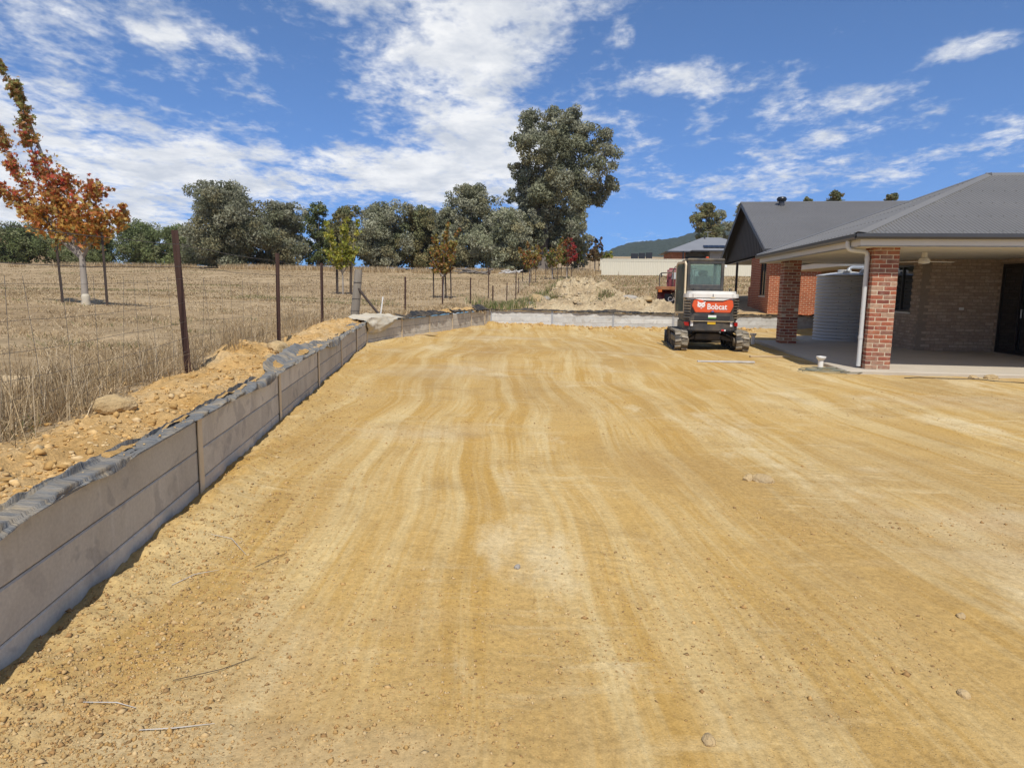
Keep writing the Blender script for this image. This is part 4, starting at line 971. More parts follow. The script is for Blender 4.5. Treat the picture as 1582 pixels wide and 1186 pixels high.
def excavator():
    x0, y0 = 5.34, 18.85; r = empty('mini_excavator', (x0, y0, gy(x0, y0)-.005), R(-7.6), 'parked white and orange mini excavator with rubber tracks seen from behind', 'excavator')
    # tracks
    def loop(n=64):
        L, rr = .98, .255; pts = []
        for i in range(n):
            s = i/n*(4*L+2*math.pi*rr)
            if s < 2*L: pts.append((-L+s, 0, 0., -1.))
            elif s < 2*L+math.pi*rr: a = (s-2*L)/rr; pts.append((L+rr*math.sin(a), rr-rr*math.cos(a), math.sin(a), -math.cos(a)))
            elif s < 4*L+math.pi*rr: pts.append((L-(s-2*L-math.pi*rr), 2*rr, 0., 1.))
            else: a = (s-4*L-math.pi*rr)/rr; pts.append((-L-rr*math.sin(a), rr+rr*math.cos(a), -math.sin(a), math.cos(a)))
        return pts
    for sx in (-1, 1):
        t = empty('track'); t.parent = r; t.location = (sx*.775, 0, .012)
        P = loop(); n = len(P); b = MB(); w = .165
        vs = []
        for (y, z, ny, nz) in P: vs += [(-w, y, z), (w, y, z), (w, y-ny*.035, z-nz*.035), (-w, y-ny*.035, z-nz*.035)]
        b.add(vs, [(i*4+k, i*4+(k+1) % 4, ((i+1) % n)*4+(k+1) % 4, ((i+1) % n)*4+k) for i in range(n) for k in range(4)]); b.build('track_belt', M['rubber'], t)
        lg = MB()
        for i in range(n):
            y, z, ny, nz = P[i]; a = math.atan2(nz, ny)
            Mx = Matrix.Translation((0, y+ny*.012, z+nz*.012)) @ Matrix.Rotation(a, 4, 'X')
            off = -.085 if i % 2 else .085
            lg.box((0, 0, 0), (.15, .026, .055), M=Mx @ Matrix.Translation((off, 0, 0)) @ Matrix.Rotation(.18*(1 if i % 2 else -1), 4, 'Y'))
        lg.build('tread_lugs', M['lug'], t)
        MB().cyl((-.12, -.98, .255), (.12, -.98, .255), .19, n=22).build('drive_sprocket', M['steel_dirty'], t, 40)
        MB().cyl((-.12, .98, .255), (.12, .98, .255), .2, n=22).build('idler_wheel', M['steel_dirty'], t, 40)
        MB().lathe([(.0, 0), (.11, 0), (.11, .05), (.07, .06), (.0, .06)], n=18).build('hub', M['steel_dirty'], t, 40, loc=(sx*-.15, -.98, .255), rot=(0, R(-90*sx), 0))
        for k in range(4): MB().cyl((-.11, -.6+k*.4, .11), (.11, -.6+k*.4, .11), .085, n=14).build('roller', M['steel_dirty'], t, 40)
        MB().cbox((0, 0, .27), (.2, 1.5, .2), .03).build('track_frame', M['ex_dark'], t)
    b = MB(); b.cbox((0, 0, .36), (.72, .95, .20), .03); b.build('car_body', M['ex_dark'], r)
    for sx in (-1, 1):
        b = MB(); b.add([(sx*.3, -.42, .30), (sx*.3, -.42, .46), (sx*.68, -.5, .22), (sx*.68, -.5, .36), (sx*.3, -.25, .30), (sx*.3, -.25, .46), (sx*.68, -.3, .22), (sx*.68, -.3, .36)], [(0, 1, 3, 2), (4, 6, 7, 5), (0, 4, 5, 1), (2, 3, 7, 6), (1, 5, 7, 3), (0, 2, 6, 4)]); b.build('leg_beam', M['ex_dark'], r)
    MB().cyl((0, 0, .45), (0, 0, .54), .36, n=30).build('slew_ring', M['steel_dirty'], r, 40)
    bl = empty('dozer_blade'); bl.parent = r
    MB().prism([(1.62, .04), (1.70, .06), (1.66, .22), (1.72, .40), (1.66, .42), (1.58, .22)], 'x', -.97, .97).build('blade', M['ex_dark'], bl)
    for sx in (-.4, .4): MB().cbox((sx, 1.2, .28), (.09, .9, .12), .015).build('blade_arm', M['ex_dark'], bl)
    # slewing body
    plan = [(-.70, .75), (-.70, -.70), (-.66, -.84), (-.55, -.955), (-.3, -.995), (.3, -.995), (.55, -.955), (.66, -.84), (.70, -.70), (.70, .75)]
    bevel(MB().prism(plan, 'z', .52, .80).build('counterweight', M['ex_dark'], r), .035)
    plan2 = [(x*.985, y+.02 if y < 0 else y) for x, y in plan]
    bevel(MB().prism([(x, y) for x, y in plan2], 'z', .801, 1.36).build('engine_bay', M['ex_dark'], r), .02)
    hood = [(x*1.005, y-.008 if y < 0 else y) for x, y in plan]
    bevel(MB().prism(hood, 'z', 1.335, 1.575).build('hood', M['ex_white'], r), .07, 4)
    # rear centre of the hood, stepping down over the orange panel
    bevel(MB().prism([(-.46, 1.38), (-.30, 1.33), (.27, 1.33), (.45, 1.38)], 'y', -1.004, -.85).build('hood_skirt', M['ex_white'], r), .008)
    lw = MB(); lw.prism([(-.60, .80), (-.46, 1.01), (-.40, 1.035), (.40, 1.035), (.47, 1.01), (.60, .80)], 'y', -1.02, -.9); bevel(lw.build('tail_cover', M['ex_dark'], r), .018)
    MB().cbox((.0, -1.021, .875), (.90, .012, .13), .005).build('tail_recess', M['black'], r)
    MB().cbox((0, -1.0, .795), (1.1, .06, .012), .003).build('trim_line', M['galv'], r)
    red = [(-.525, 1.19), (-.48, 1.345), (-.30, 1.35), (-.21, 1.295), (.255, 1.295), (.40, 1.35), (.50, 1.345), (.525, 1.19), (.45, 1.02), (-.435, 1.02)]
    rp = MB().prism(red, 'y', -1.034, -.90).build('rear_panel', M['ex_red'], r); bevel(rp, .012)
    text_obj('Bobcat', 'lettering', M['white_flat'], rp, .50, .15, (-.135, -1.036, 1.10), (R(90), 0, 0), .018)
    head = [(-.39, 1.315), (-.352, 1.29), (-.335, 1.275), (-.305, 1.275), (-.285, 1.275), (-.255, 1.275), (-.235, 1.29), (-.178, 1.308), (-.205, 1.262), (-.198, 1.228), (-.188, 1.20), (-.21, 1.195), (-.20, 1.168), (-.228, 1.17), (-.24, 1.148), (-.262, 1.155), (-.275, 1.168), (-.318, 1.168), (-.33, 1.155), (-.35, 1.148), (-.358, 1.17), (-.388, 1.165), (-.378, 1.195), (-.40, 1.20), (-.388, 1.228), (-.382, 1.262)]
    hd = MB().prism(head, 'y', -1.0385, -1.033).build('cat_head_emblem', M['white_flat'], rp)
    em = MB(); em.prism([(-.352, 1.235), (-.312, 1.215), (-.325, 1.205), (-.347, 1.213)], 'y', -1.0405, -1.0388); em.prism([(-.225, 1.235), (-.265, 1.215), (-.252, 1.205), (-.23, 1.213)], 'y', -1.0405, -1.0388)
    em.prism([(-.305, 1.185), (-.273, 1.185), (-.289, 1.168)], 'y', -1.0405, -1.0388); em.prism([(-.293, 1.275), (-.285, 1.275), (-.289, 1.225)], 'y', -1.0405, -1.0388); em.build('emblem_eyes', M['ex_red'], hd)
    MB().prism([(-.312, 1.140), (-.266, 1.140), (-.275, 1.120), (-.303, 1.120)], 'y', -1.0385, -1.033).build('emblem_chin', M['white_flat'], rp)
    MB().cbox((0, -1.045, 1.025), (.10, .03, .05), .01).build('latch', M['frame_black'], r); MB().cbox((0, -1.062, 1.05), (.05, .01, .03), .004).build('latch_button', simple('blue', (.1,.15,.45), (.1,.14,.4), 4, .4), r)
    for (x, z, w, h, mt, nm) in [(0.0, .925, .205, .055, 'white_flat', 'sticker'), (0., .882, .205, .026, 'green', 'sticker'), (-.005, .758, .205, .085, 'yellow', 'sticker'), (.29, .565, .075, .04, 'red_flat', 'sticker'), (.345, .565, .04, .04, 'white_flat', 'sticker')]:
        MB().box((x, -1.03 if z > .8 else -1.0, z), (w, .012, h)).build(nm, M[mt], r)
    for sx in (-1, 1):
        MB().cbox((sx*.505, -.968, .72), (.07, .02, .13), .01, rz=R(18)*sx).build('reflector', M['white_flat'], r)
        MB().prism([(-.09, .05), (.09, .05), (.075, -.045), (-.04, -.045)] if sx < 0 else [(-.075, .05), (.075, .05), (.07, -.045), (-.05, -.035)], 'y', -.012, .012).build('tail_light', M['red_lens'], r, loc=(sx*.632, -.885, .71), rot=(0, 0, R(48)*sx))
        b = MB()
        for k in range(7): b.box((sx*.625, -.865, .88+k*.075), (.20, .035, .028), M=Matrix.Rotation(R(46)*sx, 4, 'Z') @ Matrix.Rotation(R(-25), 4, 'X'))
        b.build('cooling_louvers', M['steel_dirty'], r)
    # cab
    cb = empty('cab'); cb.parent = r
    X0, X1, Y0, Y1, Z0, Z1 = -.62, .345, -.42, .92, 1.30, 2.40
    low = MB(); low.cbox(((X0+X1)/2, (Y0+Y1)/2, 1.45), (X1-X0, Y1-Y0, .34), .03); bevel(low.build('cab_base', M['ex_dark'], cb), .01)
    for (x, y) in ((X0+.04, Y0+.04), (X1-.04, Y0+.04), (X0+.04, Y1-.04), (X1-.04, Y1-.04)): MB().cbox((x, y, 1.98), (.085, .085, .80), .02).build('cab_post', M['ex_dark'], cb)
    for z, h in ((1.675, .15), (2.335, .09)): MB().cbox(((X0+X1)/2, Y0+.04, z), (X1-X0-.12, .08, h), .02).build('window_rail', M['ex_dark'], cb)
    rf = MB().cbox(((X0+X1)/2, (Y0+Y1)/2, 2.40), (X1-X0+.02, Y1-Y0+.04, .085), .03).build('cab_roof', M['steel_dirty'], cb); bevel(rf, .012)
    MB().cbox(((X0+X1)/2, Y0+.035, 2.02), (X1-X0-.15, .008, .57), .003).build('rear_window', M['cabglass'], cb)
    MB().cbox((X1-.035, (Y0+Y1)/2, 2.02), (.008, Y1-Y0-.15, .60), .003).build('side_window', M['cabglass'], cb)
    MB().cbox(((X0+X1)/2, Y1-.035, 1.95), (X1-X0-.15, .008, .70), .003).build('windscreen', M['cabglass'], cb)
    st = MB(); st.cbox((-.14, .05, 1.68), (.46, .12, .62), .05); st.cbox((-.14, .28, 1.50), (.46, .48, .14), .04); st.cbox((-.14, .04, 2.05), (.26, .09, .16), .04); st.build('seat', M['frame_black'], cb, 40)
    b = MB(); b.tube([(-.30, .7, 1.6), (-.30, .7, 2.15), (.0, .7, 2.15), (.0, .7, 1.6)], .018, 8); b.tube([(-.3, .7, 1.9), (0, .7, 1.9)], .014, 8); b.build('guard_frame', M['white_flat'], cb)
    for sx in (-.42, .16): MB().tube([(sx, .42, 1.55), (sx, .46, 1.78)], .02, 8).build('joystick', M['frame_black'], cb)
    MB().tube([(X1-.05, Y0+.08, 2.3), (X1+.03, Y0+.02, 2.34), (X1+.04, Y0, 2.62)], .008, 6).build('aerial', M['frame_black'], cb)
    b = MB(); b.cbox((X1+.035, Y0+.02, 2.23), (.05, .04, .07), .012); b.build('work_lamp', M['white_flat'], cb); MB().cbox((-.1, Y0+.1, 2.46), (.08, .08, .05), .015).build('beacon', M['ex_red'], cb)
    # door swung back along the left side
    d = empty('door'); d.parent = r; d.location = (-.675, -.66, 0); d.rotation_euler = (0, 0, R(101))
    out = [(.0, .98), (.80, .96), (.86, 1.25), (.84, 2.26), (.76, 2.34), (.10, 2.36), (.02, 2.27)]
    inn = [(.055, 1.03), (.755, 1.01), (.805, 1.26), (.785, 2.23), (.735, 2.285), (.125, 2.305), (.075, 2.24)]
    n = len(out); b = MB(); vs = [(x, -.02, z) for x, z in out]+[(x, -.02, z) for x, z in inn]+[(x, .02, z) for x, z in out]+[(x, .02, z) for x, z in inn]
    fs = []
    for i in range(n):
        j = (i+1) % n; fs += [(i, j, n+j, n+i), (2*n+i, 3*n+i, 3*n+j, 2*n+j), (i, 2*n+i, 2*n+j, j), (n+i, n+j, 3*n+j, 3*n+i)]
    b.add(vs, fs).build('door_frame', M['galv'], d)
    MB().prism(inn, 'y', -.005, .005).build('door_glass', M['doorglass'], d); MB().tube([(.05, -.01, 1.62), (.3, -.03, 1.55), (.6, -.03, 1.5), (.8, -.01, 1.48)], .02, 8).build('door_rail', M['ex_dark'], d)
    MB().cbox((.2, -.03, 1.45), (.12, .03, .05), .01).build('door_handle', M['frame_black'], d)
    # rails, hoses and seams
    for sx in (-1, 1): MB().tube([(sx*.48, -.80, 1.57), (sx*.48, -.80, 1.63), (sx*.48, -.55, 1.63), (sx*.48, -.55, 1.57)], .012, 7).build('hood_rail', M['frame_black'], r)
    for k in range(3): MB().tube([(.40+.04*k, .75, 1.1), (.42+.04*k, 1.0, 1.45+.05*k), (.25+.03*k, 1.25, 1.35), (.10+.02*k, 1.45, 1.05)], .014, 7).build('hydraulic_hose', M['frame_black'], r)
    for sx in (-1, 1): MB().tube([(sx*.28, -.40, .44), (sx*.42, -.62, .40), (sx*.60, -.78, .30)], .022, 7).build('hydraulic_hose', M['frame_black'], r)
    MB().box((0, -1.004, 1.45), (.02, .006, .10)).build('hood_seam', M['ex_dark'], r); MB().box((.0, -1.006, 1.41), (.10, .008, .03)).build('maker_plate', M['galv'], r)
    MB().tube([(-.66, -.30, 1.55), (-.70, -.30, 1.75), (-.70, -.30, 2.1), (-.66, -.30, 2.25)], .014, 7).build('grab_handle', M['frame_black'], r)
    # working arm folded down in front
    MB().cbox((0, 1.05, .85), (.34, .35, .55), .03).build('swing_post', M['ex_dark'], r)
    def beam(pts, w, nm, mt): return bevel(MB().prism(pts, 'x', -w/2, w/2).build(nm, M[mt], r), .01)
    beam([(1.0, .75), (1.25, .72), (2.1, 1.75), (2.95, 2.02), (2.93, 2.18), (2.0, 2.0), (1.05, 1.05)], .2, 'boom', 'ex_white')
    beam([(2.85, 2.25), (3.05, 2.2), (3.02, .75), (2.88, .72), (2.78, 1.7)], .16, 'dipper_arm', 'ex_white')
    MB().cyl((0, 1.35, .75), (0, 2.0, 1.65), .05, n=12).build('boom_cylinder', M['steel_dirty'], r, 40)
    beam([(2.98, .78), (2.62, .74), (2.42, .40), (2.45, .12), (2.70, .01), (2.78, .02), (2.62, .2), (2.66, .45), (2.9, .55)], .55, 'bucket', 'steel_dirty')
    return r
excavator()

# ------------------------------------------------------------------ old flat deck truck
def truck():
    x0, y0 = 7.72, 31.2; z = gp(x0, y0)
    r = empty('flatbed_truck', (x0, y0, z+.02), R(-13), 'old maroon truck with rusty flat deck parked behind the far wall', 'truck')
    r.scale = (1.07, 1.07, 1.07)
    mar = simple('faded maroon paint', (.13,.018,.022), (.17,.03,.032), 3, .5, dust=((.35,.25,.18), .3)); rust = simple('rusty deck', (.30,.12,.045), (.20,.085,.04), 4, .9, bscale=25, dust=((.42,.25,.12), .6))
    def wheel(x, y, w=.24, rr=.42):
        t = empty('wheel'); t.parent = r; t.location = (x, y, rr); t.rotation_euler = (0, R(90), 0)
        MB().lathe([(rr*.55, -w/2), (rr*.93, -w/2), (rr, -w*.32), (rr, w*.32), (rr*.93, w/2), (rr*.55, w/2)], n=28, caps=False).build('tyre', M['rubber'], t, 40)
        MB().lathe([(.0, -.03), (rr*.3, -.03), (rr*.56, -w*.4), (rr*.56, w*.4), (rr*.3, .03), (.0, .03)], n=20).build('rim', mar, t, 40)
    for x in (-.92, -.62, .62, .92): wheel(x, 1.0, .22)
    for x in (-.85, .85): wheel(x, 4.6, .2)
    b = MB()
    for sx in (-.4, .4): b.cbox((sx, 2.9, .70), (.09, 5.6, .18), .01)
    b.box((0, .2, .70), (.71, .08, .14)); b.build('chassis', M['steel_dirty'], r)
    MB().cyl((-.8, 1.0, .42), (.8, 1.0, .42), .07, n=12).build('axle', M['steel_dirty'], r); MB().cbox((0, 1.0, .42), (.3, .32, .3), .08).build('differential', M['steel_dirty'], r)
    for k in range(11): MB().cbox((-1.0+k*.2, 1.65, 1.03), (.192, 3.4, .045), .006).build('deck_board', rust, r)
    b = MB(); b.cbox((0, -.06, .98), (2.22, .06, .13), .01); b.cbox((-1.12, 1.65, .98), (.05, 3.42, .12), .01); b.cbox((1.12, 1.65, .98), (.05, 3.42, .12), .01); b.build('deck_frame', rust, r)
    b = MB(); b.tube([(-1.05, 3.3, 1.05), (-1.05, 3.3, 1.62), (-.98, 3.3, 1.70), (-.5, 3.3, 1.72), (-.42, 3.3, 1.85), (-.35, 3.3, 2.0), (.35, 3.3, 2.0), (.42, 3.3, 1.85), (.5, 3.3, 1.72), (.98, 3.3, 1.70), (1.05, 3.3, 1.62), (1.05, 3.3, 1.05)], .028, 8)
    b.tube([(-.42, 3.3, 1.05), (-.42, 3.3, 1.85)], .022, 8); b.tube([(.42, 3.3, 1.05), (.42, 3.3, 1.85)], .022, 8); b.build('headboard_rail', M['steel_dirty'], r)
    cabp = [(3.45, .75), (3.45, 1.55), (3.52, 1.82), (3.7, 1.95), (4.35, 1.95), (4.62, 1.5), (4.75, 1.35), (4.75, .75)]
    bevel(MB().prism(cabp, 'x', -.72, .72).build('cab', mar, r), .09, 3)
    for sx in (-.33, .33): bevel(MB().prism([(sx-.17, 1.42), (sx+.17, 1.42), (sx+.15, 1.74), (sx-.15, 1.74)], 'y', 3.43, 3.47).build('rear_window', simple('pale window', (.55,.57,.56), (.5,.52,.5), 3, .2), r), .006)
    bevel(MB().prism([(4.7, .75), (4.7, 1.32), (5.5, 1.22), (5.75, 1.1), (5.8, .7)], 'x', -.45, .45).build('bonnet', mar, r), .06, 2)
    for sx in (-1, 1):
        b = MB()
        arc = [(1.0+.55*math.cos(a), .42+.55*math.sin(a)) for a in np.linspace(R(5), R(175), 12)]; inn = [(1.0+.50*math.cos(a), .42+.50*math.sin(a)) for a in np.linspace(R(175), R(5), 12)]
        b.prism(arc+inn, 'x', sx*.50, sx*1.08); b.build('rear_guard', mar, r)
        arc = [(4.6+.56*math.cos(a), .40+.56*math.sin(a)) for a in np.linspace(R(0), R(180), 12)]; inn = [(4.6+.50*math.cos(a), .40+.50*math.sin(a)) for a in np.linspace(R(180), R(0), 12)]
        b = MB(); b.prism(arc+inn, 'x', sx*.52, sx*.98); b.build('front_guard', mar, r)
        MB().cbox((sx*.98, 3.75, 1.60), (.05, .08, .2), .02).build('mirror', M['frame_black'], r); MB().tube([(sx*.72, 3.9, 1.5), (sx*.96, 3.76, 1.58)], .014, 6).build('mirror_arm', M['frame_black'], r)
        fl = MB().box((sx*.45, .32, .43), (.62, .02, .62)).build('mud_flap', M['frame_black'], r)
        text_obj('CA', 'lettering', M['white_flat'], fl, .34, .20, (sx*.45-.17, .308, .42), (R(90), 0, 0), .02)
        MB().cbox((sx*.95, -.10, .86), (.16, .04, .10), .01).build('tail_light', simple('orange lens', (.6,.15,.02), (.5,.12,.02), 3, .3), r)
    MB().cbox((0, -.07, .80), (.4, .015, .12), .004).build('number_plate', M['white_flat'], r)
truck()
# ------------------------------------------------------------------ trees
def leaf_quads(C, size, asp=.5, droop=.35, seed=0):
    n = len(C); g = np.random.default_rng(seed)
    a = g.normal(size=(n, 3)); a[:, 2] -= droop; a /= np.linalg.norm(a, axis=1)[:, None]
    b = np.cross(a, g.normal(size=(n, 3))); b /= np.linalg.norm(b, axis=1)[:, None]
    s = size*g.uniform(.6, 1.35, (n, 1)); a = a*s; b = b*s*asp
    V = np.stack([C-a*.5, C+b*.5, C+a*.5, C-b*.5], 1).reshape(-1, 3)
    F = np.arange(n*4).reshape(-1, 4); return V, F
GUM = np.array([(.27,.275,.175), (.32,.32,.22), (.22,.228,.14), (.36,.355,.25), (.29,.265,.15)])
DARKG = np.array([(.165,.195,.085), (.20,.23,.10), (.135,.16,.07), (.22,.23,.12)])
OLIVE = np.array([(.25,.22,.105), (.20,.20,.10), (.28,.235,.115), (.17,.185,.095)])
def gum_tree(x, y, clumps, label, zb=None, pal=GUM, dens=1., size=.36, trunk_r=.25, seed=0, name='gum_tree', group='gum trees along the paddock', stems=1, cat='tree'):
    """clumps: (dx, dy, z, rx, rz) foliage masses round the stem"""
    zb = H(x, y) if zb is None else zb; g = np.random.default_rng(seed)
    r = empty(name, (x, y, zb), 0, label, cat, group)
    C = []; T = []
    for (dx, dy, z, rx, rz) in clumps:
        # each mass is a cluster of smaller tufts, ragged at the rim
        nt_ = max(7, int(15*dens))
        d = g.normal(size=(nt_, 3)); d /= np.linalg.norm(d, axis=1)[:, None]; d *= g.uniform(.45, 1.0, (nt_, 1))**.6
        cs = np.array([dx, dy, z])+d*np.array([rx, rx*.95, rz])*.85; tr = g.uniform(.26, .46, nt_)*(rx+rz)/2
        for c, q in zip(cs, tr):
            m = int(150*dens*max(q/.9, .35)**1.7*(.36/size)**1.5)
            e = g.normal(size=(m, 3)); e /= np.linalg.norm(e, axis=1)[:, None]; e *= (g.uniform(.25, 1.08, (m, 1)))**.5*q; e[:, 2] *= .8
            C.append(c+e); T.append(np.clip(pal[g.integers(0, len(pal))]*g.uniform(.82, 1.18), 0, 1)[None]*g.uniform(.88, 1.12, (m, 1)))
    C = np.concatenate(C); T = np.concatenate(T)
    ok = C[:, 2] > .25; C, T = C[ok], T[ok]
    V, F = leaf_quads(C, size, .45, .5, seed)
    link('crown', np_mesh('crown', V, F, M['leaf'], False, {'tint': np.repeat(T, 4, 0)}), r)
    b = MB(); top = max(c[2] for c in clumps); fork = top*.42
    for s in range(stems):
        sx = (s-(stems-1)/2)*trunk_r*3; b.tube([(sx*.6, 0, -.4), (sx*.7, 0, .2), (sx, .1, fork*.5), (sx*1.3+.1, 0, fork), (sx*1.5, 0, fork*1.45)], [trunk_r*1.25, trunk_r, trunk_r*.85, trunk_r*.7, trunk_r*.4], 9)
    for (dx, dy, z, rx, rz) in clumps:
        if z < fork*.8: continue
        a = Vector((g.normal(0, .1), 0, fork*g.uniform(.6, 1.0))); e = Vector((dx, dy, z)); mdl = a.lerp(e, .5)+Vector((0, 0, -.1*(e-a).length))
        b.tube([a, mdl, e], [trunk_r*.42, trunk_r*.3, trunk_r*.1], 6)
    b.build('trunk', M['bark'], r, 60)
    return r
def crown(h, w, n, seed, base=.12, top_heavy=.0):
    g = np.random.default_rng(seed); out = []
    for k in range(n):
        a = k*2.4+g.uniform(-.4, .4); t = (k+.5)/n; z = h*(base+(1-base)*t)
        prof = math.sin(math.pi*min(max(.16+.80*t, 0), 1))**.65
        rad = w*prof*g.uniform(.3, .72)*(1 if k % 4 else .25)
        rx = w*g.uniform(.36, .54)*(.62+.5*prof); z = min(z, h-rx*.6)
        out.append((math.cos(a)*rad, math.sin(a)*rad, max(z, rx*.55), rx, rx*g.uniform(.7, .95)))
    out.append((g.uniform(-.1, .1)*w, 0, h-w*.28, w*.36, w*.28)); return out
# row of gums along the far side of the paddock (east to west positions differ in spread, height and tint)
ROW = [(-39.7, 95, 10.8, 5.4, 17, GUM*.82, 'broad dark gum tree with many stems, tallest of the clump beyond the yellow pile', 3),
       (-33.2, 98, 8.6, 4.2, 12, GUM*.9, 'rounded grey green gum between the broad dark gum and the yellow maple', 2),
       (-28.6, 101, 8.9, 2.5, 8, DARKG, 'narrow gum with pointed top behind the yellow maple', 1),
       (-25.0, 102, 8.6, 2.9, 9, OLIVE, 'brownish olive gum just right of the yellow maple crown', 2),
       (-19.6, 103, 9.3, 4.4, 12, GUM, 'loose grey gum with sky gaps between its stems', 3),
       (-14.0, 105, 8.6, 4.0, 11, OLIVE*1.05, 'olive gum with rusty crown top beside the grey gums', 2),
       (-9.8, 100, 8.2, 2.8, 8, GUM*.9, 'smaller grey gum behind the bronze maple', 1),
       (-6.0, 99, 11.2, 4.3, 15, GUM*1.02, 'tall domed gum left of the giant gum', 2),
       (-.6, 93, 8.0, 3.9, 13, GUM*1.12, 'pale low gum with foliage to the ground beside the giant gum', 1),
       (9.4, 106, 9.2, 2.5, 9, GUM*1.15, 'slender pale gum half hidden by the giant gum', 1)]
for i, (x, y, h, w, n, pal, lab, st) in enumerate(ROW): gum_tree(x, y, crown(h*1.03, w*1.36, n+4, 100+i, .04), lab, pal=pal, seed=200+i, stems=st, dens=.9, trunk_r=.2)
BACK = [(-43.5, 110, 7.0, 4.0, 'dark gum filling the gap behind the broad dark gum'), (-36, 112, 7.2, 4.0, 'dark gum behind the two leftmost paddock gums'), (-29.5, 114, 7.4, 4.2, 'dark gum behind the yellow maple'), (-22.5, 115, 7.6, 4.4, 'dark gum behind the loose grey gum'), (-16, 116, 7.4, 4.2, 'dark gum behind the rusty topped gum'), (-9.5, 114, 7.8, 4.2, 'dark gum behind the bronze maple'), (-3.5, 113, 7.6, 4.0, 'dark gum left of the giant gum trunk'), (2.5, 112, 7.0, 3.6, 'dark gum directly behind the giant gum trunk')]
for i, (x, y, h, w, lab) in enumerate(BACK): gum_tree(x, y, crown(h, w, 12, 150+i, .0), lab, pal=(GUM if i % 2 else DARKG)*.85, seed=250+i, stems=2, dens=.62, size=.44, trunk_r=.2, group='gums behind the front row')  # leaf tints of the back row scaled darker
def giant():
    px = [(815,205,26),(848,192,24),(880,200,24),(905,225,26),(925,255,22),(932,290,15),(870,232,34),(825,240,28),(797,232,15),(795,268,16),(812,285,26),(850,275,32),(890,275,32),(915,300,18),(795,305,17),(825,325,27),(862,318,34),(893,312,20),(845,355,28),(875,350,20),(812,352,22),(800,380,18),(830,385,22),(858,385,16),(788,345,10),(922,308,12),(845,222,24),(865,365,26),(838,340,30),(815,370,22),(880,375,16),(850,300,30),(822,300,26),(850,250,28)]
    Y = 95; s = Y/1050*1.0; g = np.random.default_rng(5); cl = []
    for a, b, q in px: cl.append(((a-836)*s, g.uniform(-2.6, 2.6)*(q/26), (416-b)*s, q*s*1.14, q*s*1.0))
    r = gum_tree(4.05, Y, cl, 'giant grey green gum towering over the row of young maples', zb=H(4.05, Y)+.1, pal=GUM*.92, seed=9, dens=1.15, size=.40, trunk_r=.30)
    b = MB(); b.tube([(-.25, 0, -.5), (-.2, 0, 1.2), (0, 0, 4), (.3, 0, 7.5), (1.0, 0, 11), (2.2, 0, 15), (3, 0, 18)], [1.15, .85, .72, .62, .5, .3, .12], 14)
    b.tube([(.1, 0, 6), (-1.2, .4, 9.5), (-2.2, .5, 14), (-2, .5, 18)], [.45, .36, .25, .1], 9); b.tube([(.5, 0, 8.5), (3, -.3, 10.5), (6.5, -.4, 11.5)], [.4, .28, .1], 8)
    b.build('main_trunk', M['bark'], r, 60)
giant()
LOW = [(-93, 118, 5.2, 4.5), (-84.5, 119, 6.4, 5.0), (-77, 121, 6.8, 4.4), (-71.5, 117, 6.0, 4.5), (-65, 120, 7.4, 4.8), (-58.5, 119, 7.0, 4.2), (-53.5, 116, 6.0, 3.6), (-48.6, 113, 5.0, 2.6), (-100, 121, 6, 5)]
LOWL = ['dark green bushy tree at the paddock edge below the brown hill', 'dark green bushy tree with dead white limbs in front', 'dense dark green bushy tree behind the red maple trunk', 'low dark green tree between the red maple stakes', 'taller dark green bushy tree beyond the red maple stakes', 'bright edged dark green tree in the low treeline', 'low dark green tree nearest the broad dark gum', 'small green shrub tree touching the broad dark gum', 'outermost dark green bushy tree of the low treeline']
for i, (x, y, h, w) in enumerate(LOW): gum_tree(x, y, crown(h*.98, w*1.4, 14, 300+i, .0), LOWL[i], pal=DARKG*1.05, seed=400+i, name='bushy_tree', group='low treeline beyond the paddock', dens=.72, size=.42)
gum_tree(-104, 170, crown(12, 5, 9, 340, .3), 'dark round headed tree standing above the low treeline', pal=DARKG*.8, seed=441, zb=4, group='trees on the skyline', dens=.8, size=.5)
gum_tree(-81, 165, crown(9.5, 3.6, 8, 342, .3), 'dark tree top showing between the treeline and the red maple', pal=DARKG*.85, seed=443, zb=5, group='trees on the skyline', dens=.8, size=.5)
gum_tree(35.2, 128, crown(12, 3.9, 12, 350, .25), 'olive gum standing behind the solar panel roof', zb=5.5, pal=OLIVE, seed=450, group='trees behind the houses', dens=1)
gum_tree(39.2, 133, crown(11, 3.0, 9, 351, .25), 'grey gum tucked behind the olive gum', zb=5.6, pal=GUM, seed=451, group='trees behind the houses')
gum_tree(45.0, 138, crown(12.8, 2.6, 8, 352, .25), 'thin grey gum beside the black gable peak', zb=5.8, pal=GUM*1.1, seed=452, group='trees behind the houses')
for i, (x, y, h, w, lab) in enumerate([(41.2, 98, 10.9, 1.1, 'small tree top peeping left over the long grey ridge'), (45.4, 99, 12.0, 1.6, 'feathery tree top above the middle of the grey ridge'), (53.6, 99, 11.9, 1.3, 'rounded tree top above the grey ridge near the hip')]):
    gum_tree(x, y, crown(h, w*1.5, 8, 360+i, .45), lab, zb=3.6, pal=OLIVE*.95, seed=460+i, group='tree tops over the ridge', dens=1)

